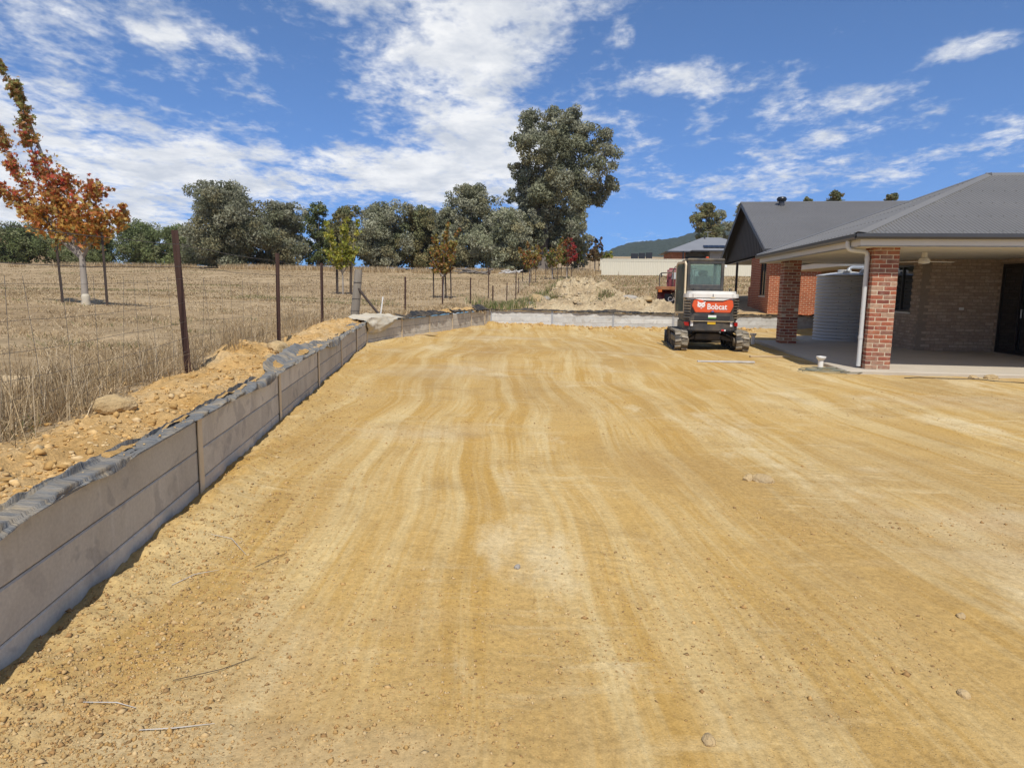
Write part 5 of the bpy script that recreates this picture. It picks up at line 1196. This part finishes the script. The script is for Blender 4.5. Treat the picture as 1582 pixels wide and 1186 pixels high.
# ------------------------------------------------------------------ young maples with stakes
LEAF = [(0, -.5), (.13, -.18), (.46, -.30), (.30, .02), (.50, .22), (.16, .20), (0, .55), (-.16, .20), (-.50, .22), (-.30, .02), (-.46, -.30), (-.13, -.18)]
def maple_leaves(C, size, seed):
    n = len(C); g = np.random.default_rng(seed); k = len(LEAF)
    a = g.normal(size=(n, 3)); a[:, 2] -= .6; a /= np.linalg.norm(a, axis=1)[:, None]
    up = g.normal(size=(n, 3)); b = np.cross(a, up); b /= np.linalg.norm(b, axis=1)[:, None]; c = np.cross(a, b)
    s = size*g.uniform(.65, 1.3, (n, 1)); L = np.array(LEAF)
    V = C[:, None, :]+(L[None, :, 0, None]*b[:, None, :]+L[None, :, 1, None]*a[:, None, :])*s[:, None, :]
    V += (np.abs(L[None, :, 0, None])*c[:, None, :]*.35)*s[:, None, :]
    V = np.concatenate([C[:, None, :], V], 1)
    tri = np.array([(0, i, i % k+1) for i in range(1, k+1)]); F = (tri[None]+np.arange(n)[:, None, None]*(k+1)).reshape(-1, 3)
    return V.reshape(-1, 3), F, k+1
def maple(x, y, zb, branches, h, label, colf, nleaf, size, seed, stakes, tr=.05, simple_leaf=False, group='young maples in the paddock', stake_h=1.6, stake_lab=None, fork=1.0):
    """branches: polylines of (dx, dy, z, radius); leaves gather round them"""
    g = np.random.default_rng(seed); r = empty('maple_tree', (x, y, zb), 0, label, 'tree', group); C = []
    wt = [sum(math.dist(p[:3], q[:3])*(p[3]+q[3]) for p, q in zip(b[:-1], b[1:])) for b in branches]; tot = sum(wt)
    for br, w in zip(branches, wt):
        m = int(nleaf*w/tot); S = np.linspace(0, 1, len(br)); t = g.uniform(0, 1, m)**.85; A = np.array(br)
        P = np.stack([np.interp(t, S, A[:, i]) for i in range(4)], -1)
        tw = int(m/14)+1; tc = g.integers(0, tw, m)            # leaves hang together on twigs
        td = g.normal(size=(tw, 3)); td /= np.linalg.norm(td, axis=1)[:, None]; tt = g.uniform(0, 1, tw)**.85
        TP = np.stack([np.interp(tt, S, A[:, i]) for i in range(4)], -1)
        e = g.normal(size=(m, 3))*.22
        C.append(TP[tc, :3]+(td[tc]*g.uniform(.2, 1., (m, 1))+e)*TP[tc, 3:4])
    C = np.concatenate(C); T = colf(C, g)
    if simple_leaf: V, F = leaf_quads(C, size, .8, .4, seed); k = 4
    else: V, F, k = maple_leaves(C, size, seed)
    link('crown', np_mesh('crown', V, F, M['maple'], False, {'tint': np.repeat(T, k, 0)}), r)
    b = MB(); b.tube([(0, 0, -.1), (.01, 0, fork*.5), (0, 0, fork)], [tr*1.15, tr, tr*.85], 10)
    for br in branches:
        pts = [(0, 0, fork*.96)]+[p[:3] for p in br]; n = len(pts); b.tube(pts, [tr*.55*(1-.85*i/(n-1)) for i in range(n)], 6)
    b.build('trunk', M['bark_young'], r, 60)
    for i, (sx, sy) in enumerate(stakes):
        z = gp(x+sx, y+sy); s = MB().cbox((0, 0, stake_h/2-.15), (.05, .05, stake_h+.3), .006).build('tree_stake', M['stake'], None, loc=(x+sx, y+sy, z), rot=(g.normal(0, .02), g.normal(0, .03), .5))
        tag(s, stake_lab, 'stake', 'stakes round the young maples')
    return r
def pick(pal, g, m): pal = np.array(pal); return pal[g.integers(0, len(pal), m)]*g.uniform(.75, 1.25, (m, 1))
def col_big(C, g):
    z = C[:, 2]; m = len(C); lowp = pick([(.55,.29,.06), (.58,.26,.06), (.60,.37,.10), (.52,.18,.06), (.38,.29,.08), (.55,.40,.12)], g, m); mid = pick([(.55,.14,.07), (.50,.085,.055), (.54,.25,.08), (.40,.20,.07), (.36,.26,.08)], g, m); topc = pick([(.33,.31,.10), (.27,.28,.09), (.40,.26,.10), (.34,.17,.08)], g, m)
    a = sstep(2.0, 3.0, z+g.normal(0, .35, m))[:, None]; b = sstep(3.4, 4.3, z+g.normal(0, .3, m))[:, None]
    return (lowp*(1-a)+mid*a)*(1-b)+topc*b
def big_maple():
    x, y = -10.45, 16.7; zb = gp(x, y); k = 16.7/1050*1.19**.0; g = np.random.default_rng(3)
    def B(*pts):
        d = g.uniform(-.35, .35); return [((a-130)*k, d*(i/len(pts)), (462-b)*k, q*k) for i, (a, b, q) in enumerate(pts)]
    br = [B((112,350,20),(90,290,26),(72,235,17),(64,180,12),(58,140,9)), B((58,165,7),(46,140,8),(32,105,7)), B((100,350,16),(62,315,22),(35,262,14),(20,225,11),(3,178,7)), B((118,350,20),(115,310,26),(108,265,15)), B((140,350,22),(150,315,24),(160,285,15)),
          B((150,358,20),(180,335,18),(206,318,11)), B((105,355,18),(55,325,17),(8,282,10)), B((95,360,22),(80,335,28),(70,320,20)), B((125,372,20),(120,340,34),(118,320,30)), B((145,365,20),(150,345,28),(165,330,20)), B((120,350,18),(95,300,20),(85,262,13)), B((150,360,10),(190,345,13),(200,330,9)), B((160,300,8),(178,290,9))]
    r = maple(x, y, zb, br, 5.9, 'large red and orange maple with tall bare-tipped leaders in the paddock', col_big, 7000, .10, 21, [(-.62, .1), (.32, .35), (.60, -.1)], .075, fork=1.15, stake_h=1.75, stake_lab='dark stake beside the large red maple')
    MB().lathe([(.10, -.05), (.11, .03), (.085, .12), (.10, .2), (.075, .26), (.06, .27)], n=12).build('trunk_wrap', M['fabric_light'], r, 60, loc=(.03, -.02, 0))
big_maple()
def vase(h, w, n, seed, z0=.3):
    g = np.random.default_rng(seed); out = []
    for k in range(n):
        a = 2*math.pi*k/n+g.uniform(-.4, .4); rr = w*g.uniform(.35, 1); hh = h*g.uniform(.72, 1) if k % 3 else h*g.uniform(.5, .7); q = w*.30
        out.append([(math.cos(a)*rr*.35, math.sin(a)*rr*.35, h*z0, q*.8), (math.cos(a)*rr*.75, math.sin(a)*rr*.75, h*z0+(hh-h*z0)*.45, q), (math.cos(a)*rr, math.sin(a)*rr, hh, q*.45)])
    return out
YG = [(.38,.36,.06), (.30,.32,.05), (.45,.38,.08), (.24,.27,.05)]; BRZ = [(.34,.20,.06), (.28,.24,.06), (.38,.16,.06), (.22,.22,.055), (.40,.30,.08)]; RG = [(.36,.10,.05), (.30,.20,.06), (.20,.20,.05), (.34,.24,.07)]
GRN = [(.16,.20,.05), (.22,.24,.06), (.30,.20,.07), (.13,.17,.045)]; RED = [(.36,.04,.045), (.42,.06,.05), (.30,.05,.04)]; DULL = [(.20,.12,.06), (.16,.13,.05), (.24,.14,.07), (.14,.13,.05)]
def sides(pa, pb, ax=0.):
    def f(C, g): m = len(C); w = sstep(-.5, .5, C[:, 0]-ax+g.normal(0, .35, m))[:, None]; return pick(pa, g, m)*(1-w)+pick(pb, g, m)*w
    return f
def lean(br, f): return [[(p[0]+f*p[2], p[1], p[2], p[3]) for p in b] for b in br]
MAP = [(-7.95, 32, 3.55, .95, YG, YG, 'yellow green maple inside four stakes beyond the strainer post', 1500, .15, 1.55),
       (-3.26, 32, 3.55, .82, BRZ, BRZ, 'bronze and green maple with pale trunk guard behind the low fence', 1500, .15, 1.5),
       (1.41, 60, 3.75, 1.05, RG, BRZ, 'red and yellow maple standing in front of the giant gum trunk', 1100, .22, 1.6),
       (4.05, 72, 4.3, 1.25, GRN, BRZ, 'green and pink maple between the two redder maples', 1100, .25, 1.7),
       (5.95, 77, 4.9, 1.35, GRN, RED, 'maple half green and half crimson behind the dirt mound', 1300, .27, 1.8),
       (11.4, 97, 4.9, 1.7, DULL, DULL, 'dull bronze maple beyond the dirt mound near the cream fence', 900, .32, 1.8),
       (13.2, 99, 3.4, 1.4, GRN, YG, 'small yellow green maple touching the bronze maple by the fence', 700, .32, 1.6),
       (9.0, 96, 3.6, 1.1, DULL, GRN, 'dull green maple left of the bronze maple by the fence', 600, .32, 1.6)]
for i, (x, y, h, w, pa, pb, lab, n, sz, sh) in enumerate(MAP):
    st = [(-.32, .1), (-.18, -.2), (.3, .15), (.42, -.1)] if i == 0 else [(-.45, 0), (.1, .3), (.38, -.15)]
    maple(x, y, gp(x, y), vase(h, w, 9, 30+i, .34 if i else .36), h, lab, sides(pa, pb), n, sz, 50+i, [(a*(1 if y < 50 else 1.4), b) for a, b in st], .04 if y < 50 else .06, True, stake_h=sh, stake_lab='dark stake round the '+lab.split(' maple')[0]+' maple', fork=h*.28)
def dead_limbs():
    r = empty('dead_tree', (-82.5, 106, H(-82.5, 106)), 0, 'bleached white dead limbs at the paddock edge', 'tree')
    b = MB(); b.tube([(0, 0, -.3), (.2, 0, 1.5), (.6, 0, 3), (.7, 0, 4.2)], [.18, .15, .12, .05], 7); b.tube([(.2, 0, .9), (1.2, 0, 1.8), (2.0, 0, 2.8)], [.12, .09, .03], 6); b.tube([(.3, 0, .6), (-.6, 0, .3)], [.1, .08], 6); b.build('limbs', M['dead'], r)
dead_limbs()
# ------------------------------------------------------------------ dirt mound behind the far wall
def mound():
    xs = np.linspace(-1.2, 8.2, 150); ys = np.linspace(27.3, 37.6, 150); X, Y = np.meshgrid(xs, ys)
    def g(cx, cy, sx, sy, a): return a*np.exp(-(((X-cx)/sx)**2+((Y-cy)/sy)**2))
    h = g(3.35, 33.2, 1.9, 1.6, 1.08)+g(2.2, 32.4, 1.3, 1.5, .42)+g(4.6, 32.6, 1.2, 1.4, .35)+g(1.0, 30.3, 1.0, .9, .35)+g(2.4, 29.6, 1.1, .8, .42)+g(4.3, 29.8, 1.6, .9, .38)+g(5.8, 30.1, 1.5, 1.0, .46)+g(6.8, 29.4, 1.0, .8, .3)+g(5.0, 31.6, 1.3, 1.0, .4)+g(2.7, 34.8, 1.0, .9, .6)
    h = h*(.72+.56*fbm(X*1.1, Y*1.1, 4, 81))+(fbm(X*2.2, Y*2.2, 5, 82, .7)-.5)*.75*np.clip(h*1.6, 0, 1)+(fbm(X*8, Y*8, 3, 83)-.5)*.16*np.clip(h*2, 0, 1)
    edge = np.minimum.reduce([X-xs[0], xs[-1]-X, Y-yw3(X)-.15, ys[-1]-Y]); h = h*sstep(0, .6, edge)
    z = terrain(X, Y)-.10+h*1.05
    z = np.where(edge < .02, z-.25, z)
    m, nt, p = newmat('mound soil'); v = coords(nt)
    c = ramp(nt, ntex(nt, v, 1.3, 7, .65), [(.3, (.27,.21,.135)), (.46, (.41,.31,.185)), (.60, (.50,.40,.25)), (.72, (.34,.285,.21))])
    c = mixc(nt, .85, c, ramp(nt, ntex(nt, v, 11, 7, .7), [(.3, .55), (.7, 1.35)]), 'MULTIPLY')
    nt.links.new(c, p.inputs['Base Color']); p.inputs['Roughness'].default_value = .95; p.inputs['Specular IOR Level'].default_value = .1
    bump(nt, p, ntex(nt, v, 9, 8, .7), .9, .06)
    o = link('dirt_mound', np_mesh('dirt_mound', np.stack([X, Y, z], -1).reshape(-1, 3), grid_faces(*X.shape), m, True))
    tag(o, 'tall tan dirt mound with low spill heaps behind the far wall', 'mound'); return o
MO = mound(); MB_ = bvh(MO)
def mound_clods():
    P = []; S = []
    for k in range(3000):
        x = 3.1+rng.normal(0, 1.7); y = 31.6+rng.normal(0, 1.5); z = drop(MB_, x, y, -9)
        if z < gp(x, y)+.03: continue
        s = min(.018*math.exp(rng.normal(0, .7)), .09); P.append((x, y, z+s*.15)); S.append(s)
    o = link('mound_clods', scatter_mesh('mound_clods', np.array(P), np.array(S), tints(len(P), [(.44,.33,.18), (.50,.39,.23), (.36,.27,.16), (.32,.26,.18), (.54,.44,.29)]), M['pebble']), MO); o['kind'] = 'stuff'
mound_clods()
def gm(x, y): return max(drop(MB_, x, y, -9), gp(x, y))

# ------------------------------------------------------------------ rocks one can tell apart
def rock(x, y, s, label, flat=.6, mat='rock', base=None, seed=0, name='rock', group=None, sub=3):
    g = np.random.default_rng(seed); bm = bmesh.new(); bmesh.ops.create_icosphere(bm, subdivisions=sub, radius=1)
    ph = g.uniform(0, 20, 3)
    for v in bm.verts:
        c = v.co; n = float(fbm(np.array([c.x*1.3+ph[0]+c.z]), np.array([c.y*1.3+ph[1]-c.z*.7]), 4, seed, .6)[0]); k = .62+.75*n
        v.co = Vector((c.x*k*s[0], c.y*k*s[1], max(c.z, -.5)*k*s[2]))
    me = bpy.data.meshes.new(name); bm.to_mesh(me); bm.free(); me.materials.append(M[mat]); shade(me, 28)
    z = (base or gy)(x, y); return tag(link(name, me, None, (x, y, z+s[2]*.15), (0, 0, g.uniform(0, 6))), label, 'rock', group)
rock(2.02, 5.30, (.085, .055, .045), 'pale crumbled rock lying alone on the graded dirt', seed=1, sub=4)
rock(1.92, 5.33, (.045, .04, .04), 'brown stone touching the pale crumbled rock', seed=2)
rock(-2.62, 4.42, (.12, .085, .075), 'brown boulder on the soil bank above the shaded wall', base=gp, seed=3)
rock(-3.02, 4.75, (.09, .065, .045), 'flat pale clod among the dry grass above the shaded wall', base=gp, seed=4)
rock(-2.86, 8.25, (.20, .13, .11), 'pale heaped clod beside the second rusty picket', base=gp, seed=5)
rock(-2.72, 7.6, (.12, .09, .08), 'tan clod on the soil bank between two rusty pickets', base=gp, seed=6)
rock(.04, 3.42, (.022, .016, .015), 'small dark stone in the middle of the dirt', mat='rock_grey', seed=7)
rock(.66, 2.05, (.032, .024, .02), 'rounded brown clod at the near edge of the dirt', seed=8)
rock(1.72, 2.38, (.028, .02, .018), 'small pale stone on the right of the near dirt', seed=9)
rock(2.15, 3.05, (.025, .02, .018), 'small whitish stone beside a pale scrape', seed=10)
for i, (u, v, s, lab) in enumerate([(2.55, -.12, (.13, .10, .07), 'square dark clod against the veranda slab edge'), (3.3, -.22, (.16, .1, .06), 'broken tan clod below the veranda slab edge'), (3.75, -.15, (.12, .1, .08), 'dark clod beside the broken clod by the slab'), (2.2, -.2, (.10, .08, .05), 'flat clod left of the square dark clod by the slab')]):
    p = vh(u, v); rock(p.x, p.y, s, lab, seed=20+i)
for i, (x, y, s, mt, lab) in enumerate([(1.1, 30.9, (.42, .3, .3), 'rock', 'pale boulder at the left foot of the dirt mound'), (.75, 30.3, (.28, .22, .2), 'rock_grey', 'grey rubble piece left of the pale boulder'), (1.5, 31.6, (.3, .24, .22), 'rock_grey', 'grey rubble piece above the pale boulder'), (.5, 30.9, (.24, .2, .16), 'rock', 'small pale rubble at the weedy left slope'),
                                   (5.2, 30.6, (.42, .28, .16), 'rock_grey', 'tilted grey slab in the spill heaps right of the mound'), (5.9, 30.2, (.32, .2, .14), 'rock', 'tan lump beside the tilted grey slab'), (6.35, 31.0, (.22, .18, .12), 'rock_grey', 'small grey lump nearest the truck wheels'), (3.0, 34.9, (.4, .3, .3), 'rock_grey', 'grey rubble lump on top of the mound')]):
    rock(x, y, s, lab, mat=mt, base=gm, seed=40+i)
def log():
    p = (-4.05, 5.05); z = gp(*p); r = MB().tube([(-.45, 0, .07), (0, .01, .075), (.45, 0, .07)], [.075, .08, .072], 14).build('timber_log', M['timber'], None, 40, loc=(p[0], p[1], z), rot=(0, 0, R(8)))
    tag(r, 'cut pine log lying in the dry grass behind the fence', 'log')
    rock(-4.35, 5.35, (.22, .14, .10), 'pale rock beside the cut pine log', base=gp, seed=71)
log()
# ------------------------------------------------------------------ twigs, planks, pipes, hose
for i, (pts, lab) in enumerate([([(-1.21, 2.28), (-1.07, 2.36), (-.98, 2.47)], 'dark bent twig on the near left dirt'), ([(-1.18, 2.0), (-1.08, 2.02), (-.97, 2.07)], 'straight pale twig near the bottom left'), ([(-1.66, 3.62), (-1.54, 3.60), (-1.40, 3.44)], 'curved straw coloured twig near the first steel post'),
                                ([(-1.56, 2.98), (-1.52, 3.12), (-1.45, 3.23)], 'thin dry stem on the dirt below the shaded wall'), ([(-1.3, 3.3), (-1.24, 3.42), (-1.2, 3.5)], 'short dark stem in the pebbly strip'), ([(-1.42, 2.1), (-1.32, 2.12), (-1.25, 2.11)], 'small dry stalk beside the straight pale twig')]):
    P = [(x, y, gy(x, y)+.006+.004*(k == 1)) for k, (x, y) in enumerate(pts)]; o = Vector(P[0])
    tag(MB().tube([Vector(q)-o for q in P], [.0013, .0017, .0008], 6).build('twig', M['stake'] if i in (0, 4) else M['dead'], None, loc=o), lab, 'twig')
def plank(c, L, w, t, rz, label, base=gy, mat='timber', tilt=0):
    z = base(c[0], c[1]); tag(MB().cbox((0, 0, t/2), (L, w, t), .004).build('timber_plank', M[mat], None, loc=(c[0], c[1], z+.006), rot=(0, tilt, rz)), label, 'plank')
plank((-2.72, 19.2), 1.35, .11, .035, R(38), 'weathered plank on the dirt below the angled wall')
plank((4.72, 14.95), 1.25, .09, .03, R(-2), 'pale plank lying behind the tracks towards the slab', mat='dead')
plank((6.15, 16.2), .95, .09, .035, R(2), 'orange brown plank beside the veranda slab')
plank((9.0, 22.9), 1.6, .14, .04, R(-6), 'long board on the dirt behind the water tank')
def stub(x, y, h, label):
    z = gy(x, y); r = empty('drain_stub', (x, y, z-.05), 0, label, 'pipe')
    MB().cyl((0, 0, 0), (0, 0, h), .055, n=18).build('pipe', M['white_paint'], r, 40); MB().lathe([(.057, h-.05), (.085, h-.02), (.10, h+.005), (.10, h+.03), (.085, h+.03), (.05, h-.01)], n=20, caps=False).build('collar', M['white_paint'], r, 40)
p = vh(.0-.12, 1.15); stub(p.x, p.y, .26, 'white plastic drain stub beside the hose coil')
p = vh(-.15, 7.6); stub(p.x, p.y, .34, 'white plastic drain stub near the excavator track')
def hose():
    c = vh(-.05, .42); z0 = gy(c.x, c.y); pts = []
    for k in range(170):
        a = k*.165; rr = .38+.20*math.sin(a*.37)+.10*math.sin(a*1.7); pts.append((math.cos(a)*rr*1.45+.05*math.sin(k*.11), math.sin(a)*rr*.62, .02+.012*(k % 37)/37+.028*k/170+.008*math.sin(k*.6)))
    pts += [(.75, -.2, .02), (.95, -.3, .012), (1.2, -.32, .01)]
    o = MB().tube(pts, .009, 6).build('garden_hose', simple('green black hose', (.06,.075,.055), (.24,.25,.20), 7, .6, dust=((.4,.33,.2), .6)), None, 50, loc=(c.x, c.y, z0+.005)); tag(o, 'tangled dark green hose coil in front of the veranda corner', 'hose')
    P = []
    for k in range(60):
        t = k/59; u = .9+5.6*t; v = -.42-.75*t+.12*math.sin(t*9); q = vh(u, v); P.append((q.x, q.y, gy(q.x, q.y)+.008+.004*math.sin(k)))
    o0 = Vector(P[0]); tag(MB().tube([Vector(q)-o0 for q in P], .008, 6).build('power_cable', M['frame_black'], None, loc=o0), 'thin black cable trailing over the dirt along the slab', 'cable')
hose()
def woodpile(x, y, n, w, label, mat):
    r = empty('branch_pile', (x, y, gp(x, y)), 0, label, 'pile'); g = np.random.default_rng(int(x*7)+90)
    for k in range(n):
        a = g.uniform(0, 3.1); L = g.uniform(.5, 1.1)*w*.7; c = (g.normal(0, w*.35), g.normal(0, .4), .12+abs(g.normal(0, .18))); d = Vector((math.cos(a)*L/2, math.sin(a)*L/2*.5, g.normal(0, .12)))
        MB().cyl(Vector(c)-d, Vector(c)+d, g.uniform(.05, .11), n=7).build('branch', M[mat], r)
woodpile(-4.6, 82, 16, 2.6, 'heap of grey branches in the paddock left of the giant gum', 'bark'); woodpile(-.4, 84, 14, 2.2, 'heap of pale cut branches at the foot of the giant gum', 'dead')

# ------------------------------------------------------------------ grass
STR = np.array([(.50,.37,.205), (.43,.31,.165), (.56,.43,.26), (.36,.255,.14), (.62,.50,.33), (.29,.21,.115)])
GRNG = np.array([(.13,.16,.05), (.17,.19,.07), (.10,.13,.04)])
def blades(name, P, Hh, wid, tint, label, seed, lean=.5, cat='grass'):
    n = len(P); g = np.random.default_rng(seed); a = g.uniform(0, 2*np.pi, n); w = np.stack([np.cos(a), np.sin(a), 0*a], -1)*wid[:, None]*.5
    b = g.uniform(0, 2*np.pi, n); d = np.stack([np.cos(b), np.sin(b), 0*b], -1)*(Hh*np.abs(g.normal(0, lean, n)))[:, None]; u = np.stack([0*Hh, 0*Hh, Hh], -1)
    V = np.stack([P-w, P+w, P+u*.55+d*.35+w*.7, P+u*.55+d*.35-w*.7, P+u*.9+d], 1)
    i = np.arange(n)[:, None]*5; F = np.concatenate([i+np.array([[0, 1, 2]]), i+np.array([[0, 2, 3]]), i+np.array([[3, 2, 4]])], 1).reshape(-1, 3)
    return tag(link(name, np_mesh(name, V.reshape(-1, 3), F, M['straw'], False, {'tint': np.repeat(tint, 5, 0)})), label, cat, kind='stuff')
def grass():
    g = np.random.default_rng(77)
    # near paddock strip, denser towards the fence
    n = 225000; y = 1.2*(27/1.2)**(g.random(n)**.9); d = .35+(y*1.05+4)*g.random(n)**1.5
    x = xwall(y)-d; s = soil_left(x, y); cl = fbm(x*1.6, y*1.6, 3, 90); cl2 = fbm(x*.4, y*.4, 2, 93)
    ok = (g.random(n) < (1-s)**2*np.clip((cl-.30)*3.2, .05, 1)) & (x > -24) & (x/np.maximum(y, .1) > -.9); x, y, d, cl, cl2 = x[ok], y[ok], d[ok], cl[ok], cl2[ok]
    z = terrain(x, y)-.02
    nearf = np.exp(-((d-1.0)/.6)**2); hh = (.03+.06*cl+.07*nearf+.07*np.clip(cl2-.5, 0, 1))*g.uniform(.5, 1.5, len(x)); tall = g.random(len(x)) < .015; hh = np.where(tall, hh*2.4, hh)
    T = STR[g.integers(0, len(STR), len(x))]*g.uniform(.75, 1.2, (len(x), 1)); gr = (fbm(x*.8, y*.8, 2, 95) > .68) & (g.random(len(x)) < .22); T[gr] = GRNG[g.integers(0, 3, gr.sum())]
    blades('dry_grass', np.stack([x, y, z], -1), hh, .0042+.00065*y, T, 'dry straw grass growing behind the wire fence', 1, 1.3)
    # stubble farther up the paddock
    n = 90000; y = 24+(100-24)*g.random(n)**1.4; x = g.uniform(-.95, .22, n)*y; ok = (fbm(x*.5, y*.5, 3, 97) > .42); x, y = x[ok], y[ok]
    ok = ~((x > -1) & (y < 40)); x, y = x[ok], y[ok]
    T = STR[g.integers(0, len(STR), len(x))]*.85*g.uniform(.7, 1.2, (len(x), 1))
    gp_ = (fbm(x*.12, y*.35, 2, 98) > .70); T[gp_] = (T[gp_]+GRNG[g.integers(0, 3, gp_.sum())]*2)/3
    blades('dry_stubble', np.stack([x, y, terrain(x, y)-.02], -1), g.uniform(.04, .13, len(x)), .008+.0009*y, T, 'short dry stubble covering the open paddock', 2, .8)
    # long grass at the crest under the gums
    n = 26000; x = g.uniform(-62, 13, n); y = 84+g.random(n)*8+.0*x; ok = fbm(x*.2, y*.2, 2, 99) > .45; x, y = x[ok], y[ok]
    blades('long_grass', np.stack([x, y, terrain(x, y)-.05], -1), g.uniform(.3, .95, len(x)), np.full(len(x), .06), STR[g.integers(0, 5, len(x))]*.9*g.uniform(.8, 1.2, (len(x), 1)), 'long pale grass fringe under the gum trees', 3, .4)
    # slope between the mound and the cream fence
    n = 46000; y = 34+(86-34)*g.random(n)**1.2; x = g.uniform(-.04, .42, n)*y; ok = (fbm(x*.6, y*.6, 3, 101) > .44) & (g.random(n) < sstep(-.04, .12, x/y)); x, y = x[ok], y[ok]; ok = ~((x > 11.0) & (y < 48)); x, y = x[ok], y[ok]
    T = STR[g.integers(0, len(STR), len(x))]*.95*g.uniform(.75, 1.2, (len(x), 1)); gr = g.random(len(x)) < .12; T[gr] = GRNG[g.integers(0, 3, gr.sum())]*1.2
    blades('slope_grass', np.stack([x, y, terrain(x, y)-.02], -1), g.uniform(.06, .26, len(x)), .010+.0009*y, T, 'patchy dry grass on the slope below the cream fence', 4, .6)
    # green weeds running up the left side of the mound, tufts on its face
    n = 9000; t = g.random(n); x = -.9+2.9*t+g.normal(0, .45, n); y = 28.2+8*t+g.normal(0, .7, n); ok = (y > yw3(x)+.25); x, y = x[ok], y[ok]
    z = np.array([gm(a, b) for a, b in zip(x, y)]); T = np.where((g.random(len(x)) < .62)[:, None], GRNG[g.integers(0, 3, len(x))]*1.15, STR[g.integers(0, 5, len(x))])
    blades('green_weeds', np.stack([x, y, z-.03], -1), g.uniform(.12, .5, len(x)), np.full(len(x), .03), T, 'green weeds along the left flank of the mound', 5, .5, 'weeds')
    P = []
    for (cx, cy, rr, m) in [(2.7, 31.0, .3, 240), (4.2, 31.3, .45, 420), (1.7, 31.6, .5, 420), (3.8, 30.6, .3, 160), (1.2, 32.6, .5, 380), (5.5, 31.3, .35, 160), (2.1, 33.8, .5, 260), (4.9, 33.5, .4, 200)]:
        q = g.normal(0, rr*.5, (m, 2))+np.array([cx, cy]); P += [(a, b, gm(a, b)-.03) for a, b in q]
    P = np.array(P); T = np.where((g.random(len(P)) < .55)[:, None], GRNG[g.integers(0, 3, len(P))]*1.3, STR[g.integers(0, 6, len(P))]*.8)
    blades('mound_weeds', P, g.uniform(.08, .3, len(P)), np.full(len(P), .028), T, 'small grey green weed tufts on the mound face', 6, .6, 'weeds')
    # tussock shrubs of dried thistle along the fence foot
    P = []; Hh = []
    for k in range(240):
        y0 = 1.6*(15/1.6)**g.random(); x0 = xwall(np.array(y0))-g.uniform(.7, 1.5); m = g.integers(8, 28); q = g.normal(0, .06, (m, 2)); zz = gp(float(x0), y0)
        for a, b in q: P.append((x0+a, y0+b, zz-.02)); Hh.append(g.uniform(.15, .55))
    blades('dry_stalks', np.array(P), np.array(Hh), np.full(len(P), .0055), STR[g.integers(0, 6, len(P))]*.85, 'taller dry weed stalks along the fence foot', 7, .55, 'weeds')
grass()
# ------------------------------------------------------------------ air between the camera and the range
def haze():
    o = MB().span((-1500, -400, -20), (3200, 2700, 330)).build('haze', None); m = bpy.data.materials.new('haze'); m.use_nodes = True; nt = m.node_tree; nt.nodes.clear()
    out = nt.nodes.new('ShaderNodeOutputMaterial'); v = nt.nodes.new('ShaderNodeVolumePrincipled'); v.inputs['Density'].default_value = 0.8e-4; v.inputs['Color'].default_value = (.80, .88, 1, 1); v.inputs['Anisotropy'].default_value = .0
    nt.links.new(v.outputs[0], out.inputs['Volume']); o.data.materials.append(m); tag(o, 'thin blue haze in the air towards the range', 'haze', kind='stuff')
haze()
